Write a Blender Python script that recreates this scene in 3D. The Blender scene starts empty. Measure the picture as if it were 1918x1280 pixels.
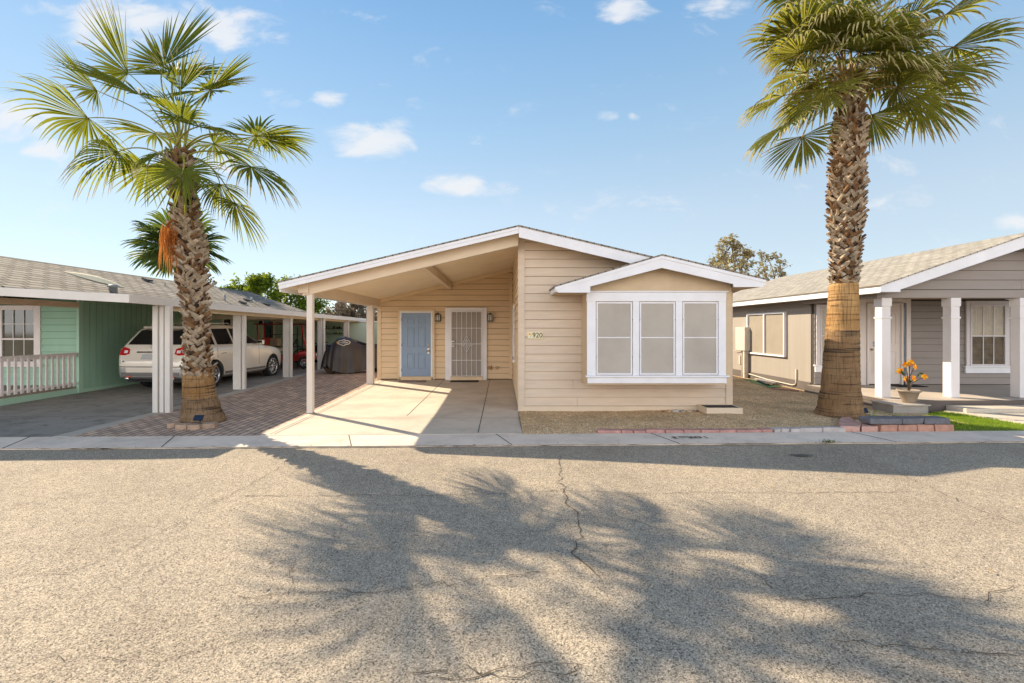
import bpy, bmesh, math, random
from mathutils import Vector, Matrix, noise
from mathutils.bvhtree import BVHTree
V = Vector
rnd = random.Random(11)
C = bpy.context.scene.collection
CAMZ, F, CX, CY = 1.72, 880.0, 940.0, 615.0


def at(px, py, Y):
    """Survey helper: the world point seen at photo position px, py when it lies Y metres from the camera."""
    return V(((px - CX) * Y / F, Y, CAMZ + (CY - py) * Y / F))


def gnd(px, py, z=0.0):
    Y = (CAMZ - z) * F / (py - CY)
    return V(((px - CX) * Y / F, Y, z))


def gz(y):
    return 0.012 * max(0.0, y - 9.5)


ORG = {}


def link(o):
    C.objects.link(o)
    return o


def tag(o, label=None, cat=None, group=None, kind=None):
    for k, v in (('label', label), ('category', cat), ('group', group), ('kind', kind)):
        if v:
            o[k] = v
    return o


def thing(name, label, cat, loc=(0, 0, 0), group=None, rz=0.0):
    o = link(bpy.data.objects.new(name, None))
    o.empty_display_size = 0.2
    o.location = loc
    o.rotation_euler = (0, 0, rz)
    ORG[o.name] = V((0, 0, 0)) if rz else V(loc)
    return tag(o, label, cat, group)


def copy_tree(o, parent=None):
    c = link(o.copy())
    if parent:
        c.parent = parent
    for ch in list(o.children):
        copy_tree(ch, c)
    return c


class MB:
    """collects faces; build() links them as one mesh object"""

    def __init__(s):
        s.v, s.f, s.m, s.sm = [], [], [], []
        s.mi, s.smooth = 0, False
        s.xf = None

    def pts(s, ps):
        n = len(s.v)
        for p in ps:
            p = V(p)
            s.v.append(s.xf @ p if s.xf else p)
        return n

    def face(s, idx):
        s.f.append(tuple(idx)); s.m.append(s.mi); s.sm.append(s.smooth)

    def poly(s, ps):
        n = s.pts(ps)
        s.face(range(n, n + len(ps)))

    def hexa(s, p):
        n = s.pts(p)
        for q in ((0, 3, 2, 1), (4, 5, 6, 7), (0, 1, 5, 4), (1, 2, 6, 5), (2, 3, 7, 6), (3, 0, 4, 7)):
            s.face([n + i for i in q])

    def box(s, x0, x1, y0, y1, z0, z1):
        s.hexa([(x0, y0, z0), (x1, y0, z0), (x1, y1, z0), (x0, y1, z0), (x0, y0, z1), (x1, y0, z1), (x1, y1, z1), (x0, y1, z1)])

    def obox(s, c, size, rot=None):
        old = s.xf
        m = Matrix.Translation(V(c))
        if rot is not None:
            m = m @ (rot.to_4x4() if not isinstance(rot, (int, float)) else Matrix.Rotation(rot, 4, 'Z'))
        s.xf = (old @ m) if old else m
        a, b, c2 = size[0] / 2, size[1] / 2, size[2] / 2
        s.box(-a, a, -b, b, -c2, c2)
        s.xf = old

    def prism(s, poly, ax, a, b):
        f = {'y': lambda p, t: (p[0], t, p[1]), 'x': lambda p, t: (t, p[0], p[1]), 'z': lambda p, t: (p[0], p[1], t)}[ax]
        k = len(poly)
        n = s.pts([f(p, a) for p in poly] + [f(p, b) for p in poly])
        s.face([n + i for i in range(k)])
        s.face([n + k + i for i in reversed(range(k))])
        for i in range(k):
            j = (i + 1) % k
            s.face((n + i, n + k + i, n + k + j, n + j))

    def tube(s, path, r, n=8, caps=True, flat=1.0):
        path = [V(p) for p in path]
        rs = r if isinstance(r, (list, tuple)) else [r] * len(path)
        t0 = (path[1] - path[0]).normalized()
        u = t0.cross(V((0, 0, 1)))
        if u.length < 1e-3:
            u = t0.cross(V((0, 1, 0)))
        u.normalize()
        st = None
        old = s.smooth
        s.smooth = True
        for i, p in enumerate(path):
            t = (path[min(i + 1, len(path) - 1)] - path[max(i - 1, 0)]).normalized()
            u = (u - t * u.dot(t)).normalized()
            w = t.cross(u)
            ring = [p + (u * math.cos(2 * math.pi * k / n) + w * flat * math.sin(2 * math.pi * k / n)) * rs[i] for k in range(n)]
            b = s.pts(ring)
            if st is not None:
                for k in range(n):
                    k2 = (k + 1) % n
                    s.face((st + k, st + k2, b + k2, b + k))
            elif caps:
                s.face([b + k for k in reversed(range(n))])
            st = b
        if caps:
            s.face([st + k for k in range(n)])
        s.smooth = old

    def lathe(s, prof, c=(0, 0, 0), n=24, axis='z', cap=True):
        c = V(c)
        st = None
        old = s.smooth
        s.smooth = True
        for i, (r, z) in enumerate(prof):
            ring = []
            for k in range(n):
                a = 2 * math.pi * k / n
                q = {'z': (r * math.cos(a), r * math.sin(a), z), 'x': (z, r * math.cos(a), r * math.sin(a)), 'y': (r * math.cos(a), z, r * math.sin(a))}[axis]
                ring.append(c + V(q))
            b = s.pts(ring)
            if st is not None:
                for k in range(n):
                    k2 = (k + 1) % n
                    s.face((st + k, st + k2, b + k2, b + k))
            elif cap:
                s.face([b + k for k in reversed(range(n))])
            st = b
        if cap:
            s.face([st + k for k in range(n)])
        s.smooth = old

    def grid(s, nu, nv, fn, closed=False):
        n = s.pts([fn(i, j) for j in range(nv) for i in range(nu)])
        for j in range(nv - 1):
            for i in range(nu if closed else nu - 1):
                i2 = (i + 1) % nu
                s.face((n + j * nu + i, n + j * nu + i2, n + (j + 1) * nu + i2, n + (j + 1) * nu + i))

    def build(s, name, mats, parent=None, bevel=0.0, seg=1, fix=True, origin=None):
        mats = mats if isinstance(mats, (list, tuple)) else [mats]
        if parent is not None:
            org = ORG[parent.name]
        elif origin is not None:
            org = V(origin)
        else:
            lo = V([min(p[i] for p in s.v) for i in range(3)])
            hi = V([max(p[i] for p in s.v) for i in range(3)])
            org = V(((lo.x + hi.x) / 2, (lo.y + hi.y) / 2, lo.z))
        me = bpy.data.meshes.new(name)
        me.from_pydata([p - org for p in s.v], [], s.f)
        for m in mats:
            me.materials.append(m)
        me.polygons.foreach_set('material_index', s.m)
        me.polygons.foreach_set('use_smooth', s.sm)
        if fix:
            bm = bmesh.new()
            bm.from_mesh(me)
            bmesh.ops.recalc_face_normals(bm, faces=bm.faces)
            bm.to_mesh(me)
            bm.free()
        me.update()
        o = link(bpy.data.objects.new(name, me))
        if parent is not None:
            o.parent = parent
        else:
            o.location = org
        ORG[o.name] = org
        if bevel:
            b = o.modifiers.new('edge', 'BEVEL')
            b.width, b.segments, b.limit_method, b.angle_limit = bevel, seg, 'ANGLE', math.radians(40)
        return o


def B(name, mats, parent, *boxes, bevel=0.0):
    mb = MB()
    for b in boxes:
        mb.box(*b)
    return mb.build(name, mats, parent, bevel)


def text_obj(name, body, size, mat, parent, matrix, ext=0.002, align='CENTER', bold=0.0):
    cu = bpy.data.curves.new(name, 'FONT')
    cu.body, cu.size, cu.extrude, cu.align_x, cu.align_y, cu.offset = body, size, ext, align, 'CENTER', bold
    t = bpy.data.objects.new('tmp', cu)
    C.objects.link(t)
    dg = bpy.context.evaluated_depsgraph_get()
    me = bpy.data.meshes.new_from_object(t.evaluated_get(dg))
    bpy.data.objects.remove(t)
    org = ORG[parent.name] if parent is not None else V((0, 0, 0))
    me.transform(Matrix.Translation(-org) @ matrix)
    me.materials.clear()
    me.materials.append(mat)
    o = link(bpy.data.objects.new(name, me))
    if parent is not None:
        o.parent = parent
    ORG[o.name] = org
    return o


def clip(poly, a, b, c):
    """keep the part of a 2-D polygon where a*u + b*w <= c"""
    out = []
    for i in range(len(poly)):
        p, q = poly[i], poly[(i + 1) % len(poly)]
        dp, dq = a * p[0] + b * p[1] - c, a * q[0] + b * q[1] - c
        if dp <= 0:
            out.append(p)
        if (dp < 0 < dq) or (dq < 0 < dp):
            t = dp / (dp - dq)
            out.append((p[0] + (q[0] - p[0]) * t, p[1] + (q[1] - p[1]) * t))
    return out


def siding(mb, mp, u0, u1, z0, z1, planes=(), exp=0.178, out=0.024, joints=0.35, seed=1, gap=.007):
    """lap boards; mp(u, z, d) puts a point d in front of the wall"""
    r = random.Random(seed)
    z = z0
    while z < z1 - 0.01:
        zt = min(z + exp, z1)
        cuts = [u0, u1]
        if joints and r.random() < joints and u1 - u0 > 1.5:
            cuts.insert(1, u0 + (u1 - u0) * r.uniform(.2, .8))
        for a, b in zip(cuts[:-1], cuts[1:]):
            zg = z + gap
            pl = [(a + (.0025 if a != u0 else 0), zg), (b - (.0025 if b != u1 else 0), zg), (b - (.0025 if b != u1 else 0), zt), (a + (.0025 if a != u0 else 0), zt)]
            for k in planes:
                pl = clip(pl, *k)
                if len(pl) < 3:
                    break
            if len(pl) < 3:
                continue
            k = len(pl)
            n = mb.pts([mp(p[0], p[1], out * (1 - (p[1] - z) / (exp + .006)) + .003) for p in pl] + [mp(p[0], p[1], 0.0) for p in pl])
            mb.face([n + i for i in range(k)])
            for i in range(k):
                j = (i + 1) % k
                mb.face((n + i, n + k + i, n + k + j, n + j))
        z += exp


# ---------------------------------------------------------------- materials
MATS = {}


def nt_new(name):
    m = bpy.data.materials.new(name)
    m.use_nodes = True
    MATS[name] = m
    nt = m.node_tree
    nt.nodes.clear()
    out = nt.nodes.new('ShaderNodeOutputMaterial')
    p = nt.nodes.new('ShaderNodeBsdfPrincipled')
    nt.links.new(p.outputs[0], out.inputs[0])
    return m, nt, p, out


def N(nt, typ, **kw):
    n = nt.nodes.new(typ)
    for k, v in kw.items():
        if k.startswith('i_'):
            n.inputs[k[2:].replace('_', ' ')].default_value = v
        else:
            setattr(n, k, v)
    return n


def ramp(nt, src, stops):
    r = nt.nodes.new('ShaderNodeValToRGB')
    el = r.color_ramp.elements
    while len(el) < len(stops):
        el.new(0.5)
    for e, (p, c) in zip(el, stops):
        e.position = p
        e.color = (*c, 1) if len(c) == 3 else c
    nt.links.new(src, r.inputs[0])
    return r


def mixc(nt, typ, fac, a, b):
    n = nt.nodes.new('ShaderNodeMix')
    n.data_type = 'RGBA'
    n.blend_type = typ
    for sock, val in ((n.inputs[0], fac), (n.inputs[6], a), (n.inputs[7], b)):
        if isinstance(val, bpy.types.NodeSocket):
            nt.links.new(val, sock)
        elif isinstance(val, (int, float)):
            sock.default_value = val
        else:
            sock.default_value = (*val, 1)
    return n.outputs[2]


def coords(nt, scale=(1, 1, 1), swap=False):
    tc = N(nt, 'ShaderNodeTexCoord')
    src = tc.outputs['Object']
    if swap:
        s = N(nt, 'ShaderNodeSeparateXYZ')
        c = N(nt, 'ShaderNodeCombineXYZ')
        nt.links.new(src, s.inputs[0])
        nt.links.new(s.outputs[1], c.inputs[0]); nt.links.new(s.outputs[0], c.inputs[1]); nt.links.new(s.outputs[2], c.inputs[2])
        src = c.outputs[0]
    mp = N(nt, 'ShaderNodeMapping')
    mp.inputs['Scale'].default_value = scale
    nt.links.new(src, mp.inputs[0])
    return mp.outputs[0]


def bumpn(nt, p, h, strength, dist=0.01):
    b = N(nt, 'ShaderNodeBump')
    b.inputs['Strength'].default_value = strength
    b.inputs['Distance'].default_value = dist
    nt.links.new(h, b.inputs['Height'])
    nt.links.new(b.outputs[0], p.inputs['Normal'])
    return b


def M(name, col, rough=.6, var=.12, vs=4.0, bump=.0, bs=60.0, metal=0.0, coat=0.0, stretch=(1, 1, 1), col2=None, spec=.4, alpha=1.0, dist=.01, emit=None):
    if name in MATS:
        return MATS[name]
    m, nt, p, out = nt_new(name)
    vec = coords(nt, stretch)
    oi = N(nt, 'ShaderNodeObjectInfo')
    ad = N(nt, 'ShaderNodeVectorMath', operation='MULTIPLY_ADD')
    ad.inputs[1].default_value = (17, 17, 17)
    nt.links.new(oi.outputs['Random'], ad.inputs[0])
    nt.links.new(vec, ad.inputs[2])
    n1 = N(nt, 'ShaderNodeTexNoise', i_Scale=vs, i_Detail=6.0, i_Roughness=.62)
    nt.links.new(ad.outputs[0], n1.inputs['Vector'])
    lo = tuple(c * (1 - var) for c in col)
    hi = tuple(min(1, c * (1 + var)) for c in col) if col2 is None else col2
    r = ramp(nt, n1.outputs['Fac'], [(.32, lo), (.68, hi)])
    nt.links.new(r.outputs[0], p.inputs['Base Color'])
    p.inputs['Roughness'].default_value = rough
    p.inputs['Metallic'].default_value = metal
    p.inputs['Coat Weight'].default_value = coat
    p.inputs['Specular IOR Level'].default_value = spec
    p.inputs['Alpha'].default_value = alpha
    if emit:
        p.inputs['Emission Color'].default_value = (*emit[0], 1)
        p.inputs['Emission Strength'].default_value = emit[1]
    if bump:
        n2 = N(nt, 'ShaderNodeTexNoise', i_Scale=bs, i_Detail=4.0)
        nt.links.new(ad.outputs[0], n2.inputs['Vector'])
        bumpn(nt, p, n2.outputs['Fac'], bump, dist)
    return m


def m_asphalt():
    m, nt, p, out = nt_new('weathered_asphalt')
    vec = coords(nt)
    v1 = N(nt, 'ShaderNodeTexVoronoi', i_Scale=185.0)
    v2 = N(nt, 'ShaderNodeTexVoronoi', i_Scale=95.0)
    big = N(nt, 'ShaderNodeTexNoise', i_Scale=.55, i_Detail=7.0, i_Roughness=.6)
    mid = N(nt, 'ShaderNodeTexNoise', i_Scale=9.0, i_Detail=8.0, i_Roughness=.7)
    for n in (v1, v2, big, mid):
        nt.links.new(vec, n.inputs['Vector'])
    sp = N(nt, 'ShaderNodeSeparateColor')
    nt.links.new(v1.outputs['Color'], sp.inputs[0])
    g = ramp(nt, sp.outputs[0], [(0, (.09, .076, .058)), (.22, (.34, .289, .222)), (.7, (.50, .424, .326)), (1, (.74, .63, .49))])
    sp2 = N(nt, 'ShaderNodeSeparateColor')
    nt.links.new(v2.outputs['Color'], sp2.inputs[0])
    g2 = ramp(nt, sp2.outputs[1], [(0, (.35, .34, .33)), (.10, (.5, .5, .5)), (.2, (.96, .96, .96)), (1, (1.10, 1.08, 1.05))])
    c = mixc(nt, 'MULTIPLY', .8, g.outputs[0], g2.outputs[0])
    b = ramp(nt, big.outputs['Fac'], [(.3, (.84, .83, .82)), (.5, (1, 1, 1)), (.7, (1.12, 1.1, 1.06))])
    c = mixc(nt, 'MULTIPLY', 1.0, c, b.outputs[0])
    d = ramp(nt, mid.outputs['Fac'], [(.3, (.78, .78, .8)), (.6, (1.06, 1.05, 1.04))])
    c = mixc(nt, 'MULTIPLY', .7, c, d.outputs[0])
    nt.links.new(c, p.inputs['Base Color'])
    p.inputs['Roughness'].default_value = .92
    p.inputs['Specular IOR Level'].default_value = .2
    h = N(nt, 'ShaderNodeMath', operation='ADD')
    nt.links.new(sp.outputs[0], h.inputs[0]); nt.links.new(sp2.outputs[1], h.inputs[1])
    bumpn(nt, p, h.outputs[0], .55, .006)
    return m


def m_concrete(name, col, stain=.25, dark=(.3, .28, .25), sc=.8):
    m, nt, p, out = nt_new(name)
    vec = coords(nt)
    a = N(nt, 'ShaderNodeTexNoise', i_Scale=sc, i_Detail=9.0, i_Roughness=.62)
    b = N(nt, 'ShaderNodeTexNoise', i_Scale=70.0, i_Detail=4.0)
    e = N(nt, 'ShaderNodeTexNoise', i_Scale=3.3, i_Detail=9.0, i_Roughness=.75, i_Distortion=.6)
    for n in (a, b, e):
        nt.links.new(vec, n.inputs['Vector'])
    r = ramp(nt, a.outputs['Fac'], [(.3, tuple(c * .78 for c in col)), (.5, col), (.72, tuple(min(1, c * 1.12) for c in col))])
    s = ramp(nt, e.outputs['Fac'], [(.5, (1, 1, 1)), (.72, tuple(d / c for d, c in zip(dark, col)))])
    c = mixc(nt, 'MULTIPLY', stain, r.outputs[0], s.outputs[0])
    g = ramp(nt, b.outputs['Fac'], [(.3, (.9, .9, .9)), (.7, (1.08, 1.08, 1.08))])
    c = mixc(nt, 'MULTIPLY', .8, c, g.outputs[0])
    nt.links.new(c, p.inputs['Base Color'])
    p.inputs['Roughness'].default_value = .85
    p.inputs['Specular IOR Level'].default_value = .25
    bumpn(nt, p, b.outputs['Fac'], .25, .004)
    return m


def m_brick(name, c1, c2, mortar, w, h, ms=.012, swap=True, bump=.5, rough=.85, scale=(1, 1, 1), dist=.01, off=.5, ncol=(.75, 1.2), nsc=5.0):
    m, nt, p, out = nt_new(name)
    vec = coords(nt, scale, swap)
    b = N(nt, 'ShaderNodeTexBrick')
    b.offset = off
    b.inputs['Color1'].default_value = (*c1, 1)
    b.inputs['Color2'].default_value = (*c2, 1)
    b.inputs['Mortar'].default_value = (*mortar, 1)
    b.inputs['Scale'].default_value = 1.0
    b.inputs['Mortar Size'].default_value = ms
    b.inputs['Mortar Smooth'].default_value = .25
    b.inputs['Brick Width'].default_value = w
    b.inputs['Row Height'].default_value = h
    wob = N(nt, 'ShaderNodeTexNoise', i_Scale=6.0, i_Detail=2.0)
    nt.links.new(vec, wob.inputs['Vector'])
    va = N(nt, 'ShaderNodeVectorMath', operation='MULTIPLY_ADD')
    va.inputs[1].default_value = (ms * .8,) * 3
    nt.links.new(wob.outputs['Color'], va.inputs[0])
    nt.links.new(vec, va.inputs[2])
    nt.links.new(va.outputs[0], b.inputs['Vector'])
    n1 = N(nt, 'ShaderNodeTexNoise', i_Scale=nsc, i_Detail=8.0, i_Roughness=.7)
    n2 = N(nt, 'ShaderNodeTexNoise', i_Scale=90.0, i_Detail=3.0)
    nt.links.new(vec, n1.inputs['Vector'])
    nt.links.new(vec, n2.inputs['Vector'])
    r = ramp(nt, n1.outputs['Fac'], [(.3, (ncol[0],) * 3), (.7, (ncol[1],) * 3)])
    c = mixc(nt, 'MULTIPLY', 1.0, b.outputs['Color'], r.outputs[0])
    g = ramp(nt, n2.outputs['Fac'], [(.25, (.72,) * 3), (.75, (1.25,) * 3)])
    c = mixc(nt, 'MULTIPLY', .8, c, g.outputs[0])
    nt.links.new(c, p.inputs['Base Color'])
    p.inputs['Roughness'].default_value = rough
    p.inputs['Specular IOR Level'].default_value = .25
    sub = N(nt, 'ShaderNodeMath', operation='SUBTRACT')
    sub.inputs[0].default_value = 1.0
    nt.links.new(b.outputs['Fac'], sub.inputs[1])
    ad = N(nt, 'ShaderNodeMath', operation='MULTIPLY_ADD')
    ad.inputs[1].default_value = .3
    nt.links.new(n2.outputs['Fac'], ad.inputs[0])
    nt.links.new(sub.outputs[0], ad.inputs[2])
    bumpn(nt, p, ad.outputs[0], bump, dist)
    return m


def m_gravel(name, cols, sc=70.0):
    m, nt, p, out = nt_new(name)
    vec = coords(nt)
    v = N(nt, 'ShaderNodeTexVoronoi', i_Scale=sc)
    v.inputs['Randomness'].default_value = 1.0
    a = N(nt, 'ShaderNodeTexNoise', i_Scale=1.1, i_Detail=8.0, i_Roughness=.68)
    e = N(nt, 'ShaderNodeTexNoise', i_Scale=14.0, i_Detail=7.0, i_Roughness=.75)
    for n in (v, a, e):
        nt.links.new(vec, n.inputs['Vector'])
    s = N(nt, 'ShaderNodeSeparateColor')
    nt.links.new(v.outputs['Color'], s.inputs[0])
    k = len(cols)
    r = ramp(nt, s.outputs[0], [(i / (k - 1), c) for i, c in enumerate(cols)])
    d = ramp(nt, a.outputs['Fac'], [(.32, (.7, .68, .66)), (.68, (1.2, 1.2, 1.2))])
    c = mixc(nt, 'MULTIPLY', 1.0, r.outputs[0], d.outputs[0])
    d2 = ramp(nt, e.outputs['Fac'], [(.3, (.68, .66, .64)), (.62, (1.12, 1.12, 1.12))])
    c = mixc(nt, 'MULTIPLY', .9, c, d2.outputs[0])
    nt.links.new(c, p.inputs['Base Color'])
    p.inputs['Roughness'].default_value = .95
    p.inputs['Specular IOR Level'].default_value = .15
    h = N(nt, 'ShaderNodeMath', operation='MULTIPLY_ADD')
    h.inputs[1].default_value = 2.0
    nt.links.new(e.outputs['Fac'], h.inputs[0]); nt.links.new(s.outputs[0], h.inputs[2])
    bumpn(nt, p, h.outputs[0], .8, .012)
    return m


def m_leaf(name, col, trans, tcol, tf=.4, var=.35, rough=.45, vs=2.5):
    m, nt, p, out = nt_new(name)
    vec = coords(nt)
    oi = N(nt, 'ShaderNodeObjectInfo')
    n1 = N(nt, 'ShaderNodeTexNoise', i_Scale=vs, i_Detail=5.0)
    nt.links.new(vec, n1.inputs['Vector'])
    mx = N(nt, 'ShaderNodeMath', operation='MULTIPLY_ADD')
    mx.inputs[1].default_value = .3
    nt.links.new(oi.outputs['Random'], mx.inputs[0])
    nt.links.new(n1.outputs['Fac'], mx.inputs[2])
    r = ramp(nt, mx.outputs[0], [(.4, tuple(c * (1 - var) for c in col)), (.9, tuple(c * (1 + var) for c in col))])
    nt.links.new(r.outputs[0], p.inputs['Base Color'])
    p.inputs['Roughness'].default_value = max(rough, .62)
    p.inputs['Specular IOR Level'].default_value = .04
    t = N(nt, 'ShaderNodeBsdfTranslucent')
    t.inputs[0].default_value = (*tcol, 1)
    mixs = N(nt, 'ShaderNodeMixShader')
    mixs.inputs[0].default_value = tf
    nt.links.new(p.outputs[0], mixs.inputs[1]); nt.links.new(t.outputs[0], mixs.inputs[2])
    nt.links.new(mixs.outputs[0], out.inputs[0])
    return m


WHITE = M('white_trim_paint', (.78, .775, .80), .5, .05, 3, .05, 50)
TAN = M('tan_siding_paint', (.625, .505, .385), .62, .07, 1.6, .1, 120, stretch=(1, 1, 6))
GAP = M('board_gap_shade', (.20, .135, .085), .9)  # dark backing stands in for the shade between the lap boards
TANW = M('bounce_lit_tan_paint', (.72, .555, .36), .62, .05, 1.2, .1, 120, stretch=(1, 1, 6))  # yellower copy of the siding tan, carport bounce light put into the colour
TANL = M('light_tan_paint', (.66, .54, .40), .6, .05, 2, .05, 80)
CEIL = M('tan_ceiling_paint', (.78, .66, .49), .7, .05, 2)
STUCCO = M('tan_stucco', (.60, .46, .30), .8, .06, 4, .4, 160, dist=.004)
PINKTAN = M('post_paint', (.70, .62, .54), .55, .05, 3)
DARK = M('black_metal', (.015, .015, .017), .45, .1)
BLACKRUB = M('black_rubber', (.018, .018, .018), .8, .2, 12, .2)
STEEL = M('brushed_steel', (.55, .55, .56), .28, .1, metal=1.0)
CHROME = M('chrome', (.8, .8, .8), .08, .03, metal=1.0)
GLASSD = M('dark_window_glass', (.012, .014, .017), .04, .1, spec=.8)
GLASS = M('clear_window_glass', (.03, .035, .04), .03, .1, spec=.8, alpha=.38)
BRASS = M('satin_nickel', (.6, .55, .45), .25, .1, metal=1.0)
# lighting settings
SUN_E, SKY_S, EXPO = 4.75, .10, .9
SKY_P = (1.0, .05, .9)
SKY_T = (1.0, 1.02, 1.0)
SKY_H = .72
GAIN = .187
SKY_G = [(z_, tuple(c_ / GAIN for c_ in col_)) for z_, col_ in ((0.0, (.70, .80, .88)), (.22, (.63, .76, .87)), (.38, (.42, .645, .86)), (.55, (.25, .50, .82)), (.75, (.12, .28, .54)), (1.0, (.08, .19, .40)))]
CLOUD_C = (4.9, 4.95, 5.05)
BACK_FILL = (15.4, 15.0, 14.8)
# ---------------------------------------------------------------- setting
ASPH = m_asphalt()
CONC = m_concrete('driveway_concrete', (.62, .54, .44), .3)
GUT = m_concrete('gutter_concrete', (.78, .66, .545), .35, (.3, .28, .25), 1.3)
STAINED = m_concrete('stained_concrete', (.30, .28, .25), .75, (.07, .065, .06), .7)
PAVE = m_brick('reddish_pavers', (.68, .485, .35), (.45, .33, .26), (.06, .05, .04), .24, .125, .011, True, .6, .85, nsc=2.0)
GRAV = m_gravel('decomposed_granite', [(.24, .14, .065), (.66, .45, .24), (.82, .59, .33), (.95, .77, .50)])
DIRT = m_gravel('far_dirt', [(.25, .18, .11), (.38, .28, .18), (.46, .36, .25)], 20)
JOINT = M('joint_dark', (.05, .045, .04), .9)  # dark colour of the slab and gutter joints
CRACK = M('tarred_crack', (.085, .068, .05), .95, .4, 20, col2=(.17, .135, .10))
GRASS = m_leaf('lawn_blades', (.20, .30, .03), .3, (.42, .52, .04), .35)
SOILG = M('lawn_soil', (.10, .15, .03), .95, .3, 30)


def gut(x, t):
    """gutter line: t = 0 road edge, 1 back edge"""
    return 7.0 + .63 * t + .0285 * x


def surface(name, poly, z, mat, depth=.06, zf=None):
    mb = MB()
    k = len(poly)
    zz = [(zf(p[1]) if zf else 0) + z for p in poly]
    n = mb.pts([(p[0], p[1], h) for p, h in zip(poly, zz)] + [(p[0], p[1], z - depth) for p in poly])
    mb.face(range(n, n + k))
    for i in range(k):
        j = (i + 1) % k
        mb.face((n + i, n + k + i, n + k + j, n + j))
    return mb


g = MB(); g.poly([(-260, -120, -.07), (260, -120, -.07), (260, 320, -.07), (-260, 320, -.07)])
tag(g.build('ground', DIRT, origin=(0, 0, 0)), kind='structure')
# road: gently uneven sheet
mb = MB()
mb.smooth = True
XS = [-60, -40, -28, -20] + [i * 1.0 - 16 for i in range(33)] + [20, 28, 40, 60]
YT = [i / 16 for i in range(17)]


def roadp(i, j):
    x = XS[i]
    y0, y1 = -7.0, gut(x, 0) + .02
    y = y0 + (y1 - y0) * YT[j]
    z = -.028 + .012 * noise.noise(V((x * .5, y * .5, 0)))
    if j == 16:
        z = -.04
    return (x, y, z)


mb.grid(len(XS), 17, roadp)
tag(mb.build('road', ASPH, origin=(0, 0, 0)), kind='structure')
# gutter
mb = MB()
X0, X1 = -60, 60
mb.hexa([(X0, gut(X0, 0), -.09), (X1, gut(X1, 0), -.09), (X1, gut(X1, 1), -.09), (X0, gut(X0, 1), -.09),
         (X0, gut(X0, 0), -.018), (X1, gut(X1, 0), -.018), (X1, gut(X1, 1), .0), (X0, gut(X0, 1), .0)])
mb.mi = 1
for jx in (-15.3, -12.2, -9.4, -7.35, -5.1, -2.35, .02, 2.55, 5.9, 9.0, 12.2):
    sk = .12
    mb.hexa([(jx + sk, gut(jx, 0) + .004, -.02), (jx + sk + .014, gut(jx, 0) + .004, -.02), (jx - sk + .014, gut(jx, 1), -.01), (jx - sk, gut(jx, 1), -.01),
             (jx + sk, gut(jx, 0) + .004, -.0145), (jx + sk + .014, gut(jx, 0) + .004, -.0145), (jx - sk + .014, gut(jx, 1) - .002, .0035), (jx - sk, gut(jx, 1) - .002, .0035)])
tag(mb.build('concrete_gutter', [GUT, JOINT], origin=(0, 0, 0)), kind='structure')
# house driveway slab
SL, SR = -3.88, .335
mb = surface('driveway', [(SL, gut(SL, 1) + .012), (SR, gut(SR, 1) + .012), (SR, 9.5), (SR, 15), (SL, 15), (SL, 9.5)], .004, CONC, zf=gz)
mb.mi = 1


def jstrip(x0, y0, x1, y1, w=.012, z=.0075):
    d = V((x1 - x0, y1 - y0, 0)); s = V((-d.y, d.x, 0)).normalized() * w / 2
    segs = [0, 1] if not (min(y0, y1) < 9.5 < max(y0, y1)) else [0, (9.5 - y0) / (y1 - y0), 1]
    for a, b in zip(segs[:-1], segs[1:]):
        p, q = V((x0, y0, 0)) + d * a, V((x0, y0, 0)) + d * b
        mb.poly([(p.x + s.x, p.y + s.y, gz(p.y) + z), (q.x + s.x, q.y + s.y, gz(q.y) + z), (q.x - s.x, q.y - s.y, gz(q.y) + z), (p.x - s.x, p.y - s.y, gz(p.y) + z)])


jstrip(-1.84, 14.97, -1.86, 9.2); jstrip(-.39, 14.97, -.39, 7.7); jstrip(SL + .02, 11.4, SR, 11.4); jstrip(SL + .02, 8.96, SR, 8.96)
jstrip(SL + .2, 14.9, SL + .2, 7.6, .01); jstrip(SL + .13, 14.9, SL + .13, 7.6, .008)
o = tag(mb.build('driveway', [CONC, JOINT], origin=(0, 0, 0), fix=True), kind='structure')
# pavers between the two drives, neighbour's drive
mb = surface('paver_path', [(-6.85, gut(-6.85, 1) + .01), (SL - .006, gut(SL, 1) + .01), (SL - .006, 9.5), (SL - .006, 24), (-6.85, 24), (-6.85, 9.5)], 0.0, PAVE, zf=gz)
tag(mb.build('paver_path', PAVE, origin=(0, 0, 0)), kind='structure')
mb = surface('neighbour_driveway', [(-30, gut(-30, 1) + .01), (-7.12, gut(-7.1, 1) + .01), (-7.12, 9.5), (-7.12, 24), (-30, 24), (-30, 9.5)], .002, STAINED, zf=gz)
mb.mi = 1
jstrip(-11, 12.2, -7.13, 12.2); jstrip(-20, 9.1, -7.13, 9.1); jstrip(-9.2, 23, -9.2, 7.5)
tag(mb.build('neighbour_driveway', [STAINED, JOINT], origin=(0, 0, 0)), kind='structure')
mb = surface('drive_edge', [(-7.115, gut(-7.1, 1) + .01), (-6.856, gut(-6.85, 1) + .01), (-6.856, 9.5), (-6.856, 24), (-7.115, 24), (-7.115, 9.5)], .006, GUT, zf=gz)
tag(mb.build('concrete_path', m_concrete('pale_edge_concrete', (.46, .42, .36), .3), origin=(0, 0, 0)), kind='structure')
# gravel yard
mb = MB(); mb.smooth = True
GX = [SR + .004 + i * .1 for i in range(0, 81)]
GY = [0, .15, .3, .5, .75, 1.0, 1.3, 1.6, 2.0, 2.4, 2.9, 3.5, 4.2, 5.2, 7, 9, 12, 16]


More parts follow.
